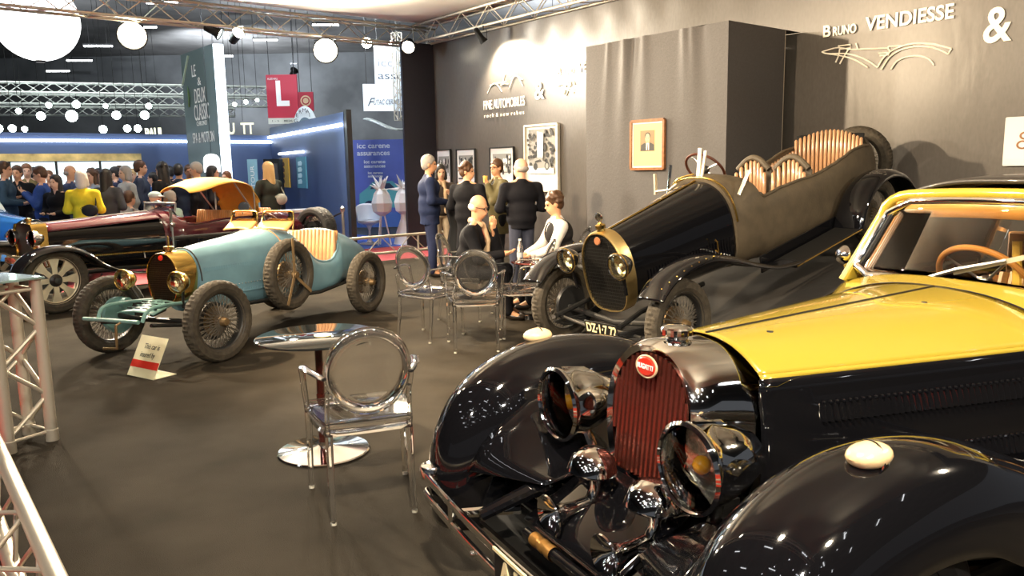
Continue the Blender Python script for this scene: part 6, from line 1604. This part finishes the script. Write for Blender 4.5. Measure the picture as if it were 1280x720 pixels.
# gold fascia and pale lit shelf panel on the back wall
gp = L2+V*1.2-U*-.12
t = empty('display_fascia', (0, 0, 0)); tag(t, 'gold and pale lit display fascia behind the crowd heads', 'display')
a = K2-V*8.6+U*.5; b = K2-V*3.4+U*.5
MB().bar(a+Z3*2.0, b+Z3*2.0, .3, .16).build('gold_fascia', mat('gold_fascia', (.62, .50, .22), .3, .6, noise=.5, nscale=3), t, smooth=False)
MB().bar(a+Z3*1.45, b+Z3*1.45, .12, .9).build('lit_panel', mat('lit_display_panel', (.8, .9, .9), .5, emit=(.78, .95, .95), es=.9), t, smooth=False)
for i in range(7): MB().bar(a.lerp(b, i/6)+U*.1+Z3*1.0, a.lerp(b, i/6)+U*.1+Z3*1.92, .03, .04).build('mullion', DARKM, t, smooth=False)
MB().bar(a+Z3*.5, b+Z3*.5, .4, 1.0).build('counter', mat('dark_counter', (.04, .05, .08), .5), t, smooth=False)
# banner
BN = mat('grey_banner', (.10, .14, .135), .5); LB = mat('lit_banner_edge', (1, 1, 1), .4, emit=(.75, .88, 1), es=3.0)
t = empty('banner_tower', (-7.27, 18, 0)); tag(t, 'tall grey green banner tower with white stacked lettering and glowing edge', 'banner')
bx = Vector((-6.0+7.27, 16.5-18, 0)); bw = bx.length; bxd = bx.normalized()
MB().prism([(0, 0), (bw, 0), (bw, 4.2), (0, 4.2)], (0, 0, 0), bxd, Z3, -.10).build('banner_panel', BN, t, smooth=False)
ndir = bxd.cross(Z3)
sd = Vector((.9, .43, 0)).normalized()
MB().prism([(0, 0), (.20, 0), (.20, 4.2), (0, 4.2)], bx-ndir*.0+sd*.01, sd, Z3, -.08).build('lit_edge', LB, t, smooth=False)
for s_, z_, sz, x0, w_ in (('LE', 3.66, .36, .66, .24), ('&', 3.46, .24, .98, .20), ('DEUX', 3.10, .44, .72, .66), ('CLASSIC', 2.74, .48, .64, .90), ('CHRONO', 2.62, .14, .74, .62), ('SPA & MOTION', 2.26, .32, .42, 1.3)):
    text('banner_lettering', s_, sz, WHITEP, t, ndir*.012+bxd*x0+Z3*z_, bxd, Z3, .002, width=w_)
MB().bar(ndir*.01+bxd*.05+Z3*3.55, ndir*.01+bxd*.55+Z3*4.12, .02, .06, ndir).build('banner_ribbon', mat('ribbon_green', (.6, .7, .5), .5), t, smooth=False)
MB().tube([ndir*.02+bxd*.36+Z3*3.05, ndir*.02+bxd*.42+Z3*3.3, ndir*.02+bxd*.36+Z3*3.5], [.03, .07, .01], 6, flat=.2).build('banner_emblem', mat('pale_green_print', (.5, .75, .35), .5), t)
t = empty('pendant_lamp', (-5.85, 15.6, 1.62)); tag(t, 'white round topped pendant lamp hanging before the banner', 'lamp')
MB().lathe([(.15, 0), (.155, .02), (.155, .22), (.14, .29), (.09, .34), (0, .36)], seg=32).build('lamp_shade', mat('lit_shade', (1, 1, 1), .5, emit=(1, 1, .98), es=1.0), t)
MB().tube([(0, 0, .35), (0, 0, 6.5)], .006, 5).build('cord', DARKM, t)
# posters, desk, sign on the blue side wall
def bwpt(f, z, o=.06): return K2.lerp(E2, f)+nS*o+Z3*z
for f0, f1, colr, nm, m2 in ((.16, .30, (.75, .42, .04), 'narrow amber poster on the blue wall under a small lamp', (.10, .03, .01)), (.42, .55, (.10, .30, .36), 'narrow teal poster on the blue wall right of the amber one', (.6, .8, .8))):
    t = empty('wall_poster', bwpt(f0, 0, .05)); tag(t, nm, 'poster')
    w_ = (f1-f0)*(E2-K2).length; zc = 1.22
    MB().prism([(0, 0), (w_, 0), (w_, .72), (0, .72)], Z3*zc, dS, Z3, .03 if nS.dot(dS.cross(Z3)) > 0 else -.03).build('print', mat('pr_%s' % nm[:12].replace(' ', '_'), colr, .5), t, smooth=False)
    mm = mat('fig_%s' % nm[:12].replace(' ', '_'), m2, .5)
    for i in range(4): MB().prism([(0, 0), (.3, 0), (.34, .06), (.26, .11), (0, .09)], Z3*(zc+.10+.14*i)+dS*(.12+.02*i)+nS*.035, dS, Z3, .003).build('printed_shape', mm, t, smooth=False)
t = empty('picture_lamp', bwpt(.36, 2.05, .1)); tag(t, 'small twin picture lamp above the amber and teal posters', 'lamp')
MB().tube([-dS*1.1, dS*1.1], .03, 6).build('tube', mat('lit_small_tube', (1, 1, 1), .4, emit=(.9, .95, 1), es=5), t)
MB().tube([Vector((0, 0, .03)), Vector((0, 0, .03))-nS*.09], .02, 6).build('bracket', DARKM, t)
t = empty('white_desk', (-4.10, 15.15, 0), math.atan2(V.y, V.x)); tag(t, 'white desk with folded pale cloth near the blue side wall', 'desk')
WD = mat('white_lacquer', (.72, .74, .74), .35)
MB().box((0, 0, .86), (.95, .5, .05)).box((-.42, 0, .42), (.05, .46, .84)).box((.42, 0, .42), (.05, .46, .84)).box((0, .2, .6), (.8, .04, .4)).build('desk_frame', WD, t, smooth=False, bevel=.004)
MB().box((.22, -.18, .60), (.38, .16, .56)).build('draped_cloth', mat('cream_cloth', (.72, .68, .52), .8, bump=.4, bscale=10), t, bevel=.02)
t = empty('rope_stanchion', (-2.98, 13.95, 0)); tag(t, 'metal stanchion post with dark rope by the black wall end', 'stanchion')
MB().lathe([(0, 0), (.16, 0), (.16, .015), (.03, .03), (.025, .88), (.04, .90), (.045, .95), (0, .99)], seg=24).build('post', STEEL, t)
MB().tube(cr([(0, 0, .88), (-.4, .2, .72), (-.8, .45, .66), (-1.15, .7, .74)], 5), .015, 6).build('rope', BLACKM, t)
t = empty('door_sign', (-5.9, 18.2, 0)); tag(t, 'upright pale teal sign panel right of the banner edge', 'sign')
MB().box((0, 0, .95), (.22, .04, 1.9)).build('sign_panel', mat('pale_teal_panel', (.25, .45, .50), .5), t, smooth=False)
text('sign_lettering', 'TOUR', .12, WHITEP, t, (.04, -.03, 1.25), (0, 0, 1), (-1, 0, 0), .002, width=.5)
t = empty('dark_cabinet', (-5.45, 18.3, 0)); tag(t, 'tall black cabinet beside the teal sign panel', 'cabinet')
MB().box((0, 0, .95), (.36, .3, 1.9)).build('cabinet_body', BLACKM, t, smooth=False, bevel=.01); MB().box((0, -.155, 1.0), (.28, .01, 1.6)).build('door', DARKM, t, smooth=False)
# ---- hanging signs
SR = mat('sign_red', (.48, .035, .06), .5)
def hang(name, x, y, z0, z1, w, col, label, yaw=0, th=.06):
    t = empty(name, (x, y, z0), yaw); tag(t, label, 'sign')
    MB().box((0, 0, (z1-z0)/2), (w, th, z1-z0)).build('sign_panel', col, t, smooth=False)
    MB().tube([(-w*.4, 0, z1-z0), (-w*.4, 0, 9.1-z0)], .01, 5).tube([(w*.4, 0, z1-z0), (w*.4, 0, 9.1-z0)], .01, 5).build('cable', DARKM, t)
    return t
t = hang('hanging_sign', -5.62, 20, 2.93, 3.98, .76, SR, 'red hanging hall sign with a large white letter L')
text('sign_lettering', 'L', .82, WHITEP, t, (-.17, -.035, .32), (1, 0, 0), (0, 0, 1), .003, bold=.03, width=.32)
text('sign_lettering', 'ALLEE HALL', .07, WHITEP, t, (-.34, -.035, .93), (1, 0, 0), (0, 0, 1), .003, width=.26)
MB().box((0, -.01, -.07), (.76, .06, .14)).build('sign_foot_strip', mat('strip_pale', (.6, .6, .5), .5), t, smooth=False); text('sign_lettering', '1 - 5    B026', .06, INK, t, (-.3, -.045, -.09), (1, 0, 0), (0, 0, 1), .003, width=.5)
t = hang('hanging_sign', -5.42, 21.5, 3.2, 3.7, .40, SR, 'small red hanging sign with cream roundel right of the letter sign')
MB().lathe([(0, 0), (.14, 0), (.14, .01), (0, .012)], (0, -.035, .27), (0, -1, 0), 24).build('roundel', mat('cream_rim', (.85, .68, .42), .3, .4), t)
MB().torus((0, -.045, .27), (0, -1, 0), .09, .015, 24).build('roundel_ring', SR, t)
t = empty('arch_sign', (-4.98, 19.55, 0)); tag(t, 'white half round arch sign with lettering and chequered base on the blue wall', 'sign')
pts = [(-.30*math.cos(a)*1.0, .02+.60*math.sin(a)) for a in [PI*i/24 for i in range(25)]]
MB().prism(pts, (0, 0, 2.56), Vector((1, 0, 0)), Z3, -.06).build('arch_panel', mat('arch_white', (.75, .80, .80), .5), t, smooth=False)
MB().prism([(x*.62, .02+(y-.02)*.55) for x, y in pts], (0, -.02, 2.56), Vector((1, 0, 0)), Z3, -.05).build('arch_inner', mat('arch_grey', (.14, .20, .24), .5), t, smooth=False)
for k, ch_ in enumerate('GERMAINE'[:7]):
    a = PI*(.86-.12*k); text('arch_lettering', ch_, .13, INK, t, (.235*math.cos(a)-.04, -.075, 2.60+.43*math.sin(a)), (1, 0, 0), (0, 0, 1), .002)
mb = MB()
for i in range(6):
    for j in range(2):
        if (i+j) % 2: mb.box((-.2+.08*i, -.075, 2.62+.06*j), (.08, .01, .06))
mb.build('chequers', BLACKM, t, smooth=False)
CRM = mat('lit_cream_letters', (.8, .78, .6), .5, emit=(.9, .88, .68), es=.6)
t = text('hanging_lettering', 'U  TT', .42, CRM, None, (-7.75, 22, 2.66), (1, 0, 0), (0, 0, 1), .02, bold=.01, width=.72); tag(t, 'cream glowing letters above the blue wall right of the banner', 'lettering'); MB().tube([(.05, .35, -.03), (.05, 6.4, -.03)], .008, 5).tube([(.6, .35, -.03), (.6, 6.4, -.03)], .008, 5).build('cable', DARKM, t)
t = text('hanging_lettering', 'PAUL', .50, CRM, None, (-11.75, 25.8, 2.72), (1, 0, .04), (0, 0, 1), .02, bold=.012, width=.60); tag(t, 'cream four letter hanging name left of the banner', 'lettering'); MB().tube([(.1, .4, -.03), (.1, 6.4, -.03)], .008, 5).tube([(1.0, .4, -.03), (1.0, 6.4, -.03)], .008, 5).build('cable', DARKM, t)
WS = mat('lit_white_sign', (.6, .66, .7), .5, emit=(.85, .93, 1), es=.30); INKB = mat('sign_ink_blue', (.05, .07, .10), .5)
t = hang('hanging_sign', -2.86, 19.5, 3.65, 4.55, .72, WS, 'white upper hanging sign cut off by the dark column', .25)
text('sign_lettering', 'icc c', .26, mat('sign_grey', (.22, .26, .30), .5), t, (-.30, -.035, .42), (1, 0, 0), (0, 0, 1), .003, width=.62); text('sign_lettering', 'assu', .26, INKB, t, (-.30, -.035, .12), (1, 0, 0), (0, 0, 1), .003, width=.60)
t = hang('hanging_sign', -2.90, 18.5, 2.95, 3.55, .88, WS, 'white lower hanging sign with dark slanted lettering', .25)
text('sign_lettering', 'UTAC CERAM', .16, INKB, t, (-.22, -.035, .14), (1, 0, .06), (0, 0, 1), .003, width=.58, shear=.3)
text('sign_lettering', 'F', .26, INKB, t, (-.37, -.035, .11), (1, 0, .06), (0, 0, 1), .003, shear=.5)
t = truss('truss', (-2.46, 18.0, 2.7), (-2.46, 18.0, 4.6), .16, 'short upright truss beside the hanging white signs', cr=.014, br=.008); MB().tube([(0, 0, 1.9), (0, 0, 6.4)], .01, 5).build('cable', DARKM, t)
t = MB().grid(lambda a, b: Vector((-3.5+1.3*a, 19.2+.5*b, 2.72+.10*math.cos(a*5.2)+.05*b-.12*a)), 20, 6).build('wave_canopy', mat('pale_wave', (.55, .60, .58), .4, noise=.5, nscale=8), solid=.03); tag(t, 'pale wavy canopy under the white hanging signs', 'canopy')
# ---- blue insurance stand
ICB = mat('banner_blue', (.11, .15, .52), .5, noise=.1, nscale=2); PALE = mat('banner_pale', (.72, .76, .85), .5)
t = empty('blue_backdrop', (-4.38, 22.4, 0)); tag(t, 'large blue printed backdrop with white lettering and a turquoise car', 'backdrop')
MB().prism([(0, 0), (1.85, 0), (1.85, 2.45), (0, 2.45)], (0, 0, 0), Vector((1, 0, 0)), Z3, .08).build('backdrop_panel', ICB, t, smooth=False)
for z_, sz, x0, w_ in ((2.22, .20, .10, .92), (2.02, .20, .10, .92), (1.80, .13, .28, .60), (1.68, .13, .28, .60), (1.50, .10, .38, .42), (1.41, .10, .38, .42)):
    text('backdrop_lettering', 'icc carene' if z_ in (2.22, 1.80, 1.50) else 'assurances', sz, PALE, t, (x0, -.09, z_), (1, 0, 0), (0, 0, 1), .003, bold=.004, width=w_)
TQ = mat('turquoise_print', (.12, .42, .48), .4); NV = mat('navy_print', (.02, .04, .10), .5)
MB().prism([(.10, .55), (.12, .95), (.35, 1.12), (.50, 1.28), (1.05, 1.30), (1.3, 1.10), (1.8, 1.0), (1.83, .55)], (0, -.082, 0), Vector((1, 0, 0)), Z3, .006).build('printed_car', TQ, t, smooth=False)
MB().prism([(.42, 1.08), (.54, 1.22), (.98, 1.24), (1.15, 1.08)], (0, -.09, 0), Vector((1, 0, 0)), Z3, .004).build('printed_glass', NV, t, smooth=False)
for cx_ in (.40, 1.5): MB().lathe([(0, 0), (.18, 0), (.18, .006), (0, .008)], (cx_, -.092, .58), (0, -1, 0), 24).build('printed_wheel', NV, t, smooth=False)
MB().prism([(0, .0), (1.85, 0), (1.85, .42), (0, .42)], (0, -.084, 0), Vector((1, 0, 0)), Z3, .004).build('printed_floor', mat('mid_blue', (.09, .18, .55), .5), t, smooth=False)
t = empty('tulip_chair', (-3.12, 17.3, 0), -1.2); tag(t, 'pale tulip chair on the blue floor before the backdrop', 'chair')
PL = mat('pale_plastic', (.72, .76, .84), .35)
MB().lathe([(0, 0), (.24, 0), (.24, .012), (.08, .035), (.03, .10), (.025, .30), (.06, .40), (.12, .43)], seg=32).build('pedestal', PL, t)
MB().lathe([(0, .42), (.14, .43), (.24, .47), (.26, .52)], seg=32).build('seat', PL, t, solid=.015)
MB().grid(lambda a, b: Vector(((.25+.03*b)*math.cos(PI*(-.55+1.1*a)+PI), (.25+.03*b)*math.sin(PI*(-.55+1.1*a)+PI), .50+.38*b*math.sin(PI*(.12+.76*a))**.6)), 20, 8).build('backrest', PL, t, solid=.015)
for i, (x_, y_, la) in enumerate(((-2.78, 17.0, 'left'), (-2.32, 17.2, 'right'))):
    t = empty('spiky_sculpture', (x_, y_, 0)); tag(t, 'white folded paper like sculpture with spikes on thin legs, %s one of two' % la, 'sculpture')
    r = random.Random(i+3); mb = MB(); wm = mat('white_sculpture', (.88, .89, .90), .5)
    for k in range(16):
        a = r.uniform(0, 2*PI); b = r.uniform(-.1, 1.5); d = Vector((math.cos(a)*math.cos(b), math.sin(a)*math.cos(b), math.sin(b)))
        mb.tube([Vector((0, 0, 1.18)), Vector((0, 0, 1.18))+d*r.uniform(.22, .40)], [.06, .004], 5)
    mb.build('spikes', wm, t)
    mb = MB(); mb.lathe([(.05, .62), (.20, .72), (.23, .9), (.17, 1.1), (.08, 1.22), (.02, 1.3)], seg=9); mb.build('folded_body', wm, t, ang=10)
    if i == 0:
        for k in range(3): MB().tube([(.04*math.cos(k*2.1), .04*math.sin(k*2.1), .7), (.17*math.cos(k*2.1), .17*math.sin(k*2.1), 0)], .018, 6).build('leg', wm, t)
    else: MB().lathe([(.26, 0), (.20, .25), (.09, .55), (.08, .75)], seg=24).build('draped_stand', wm, t)
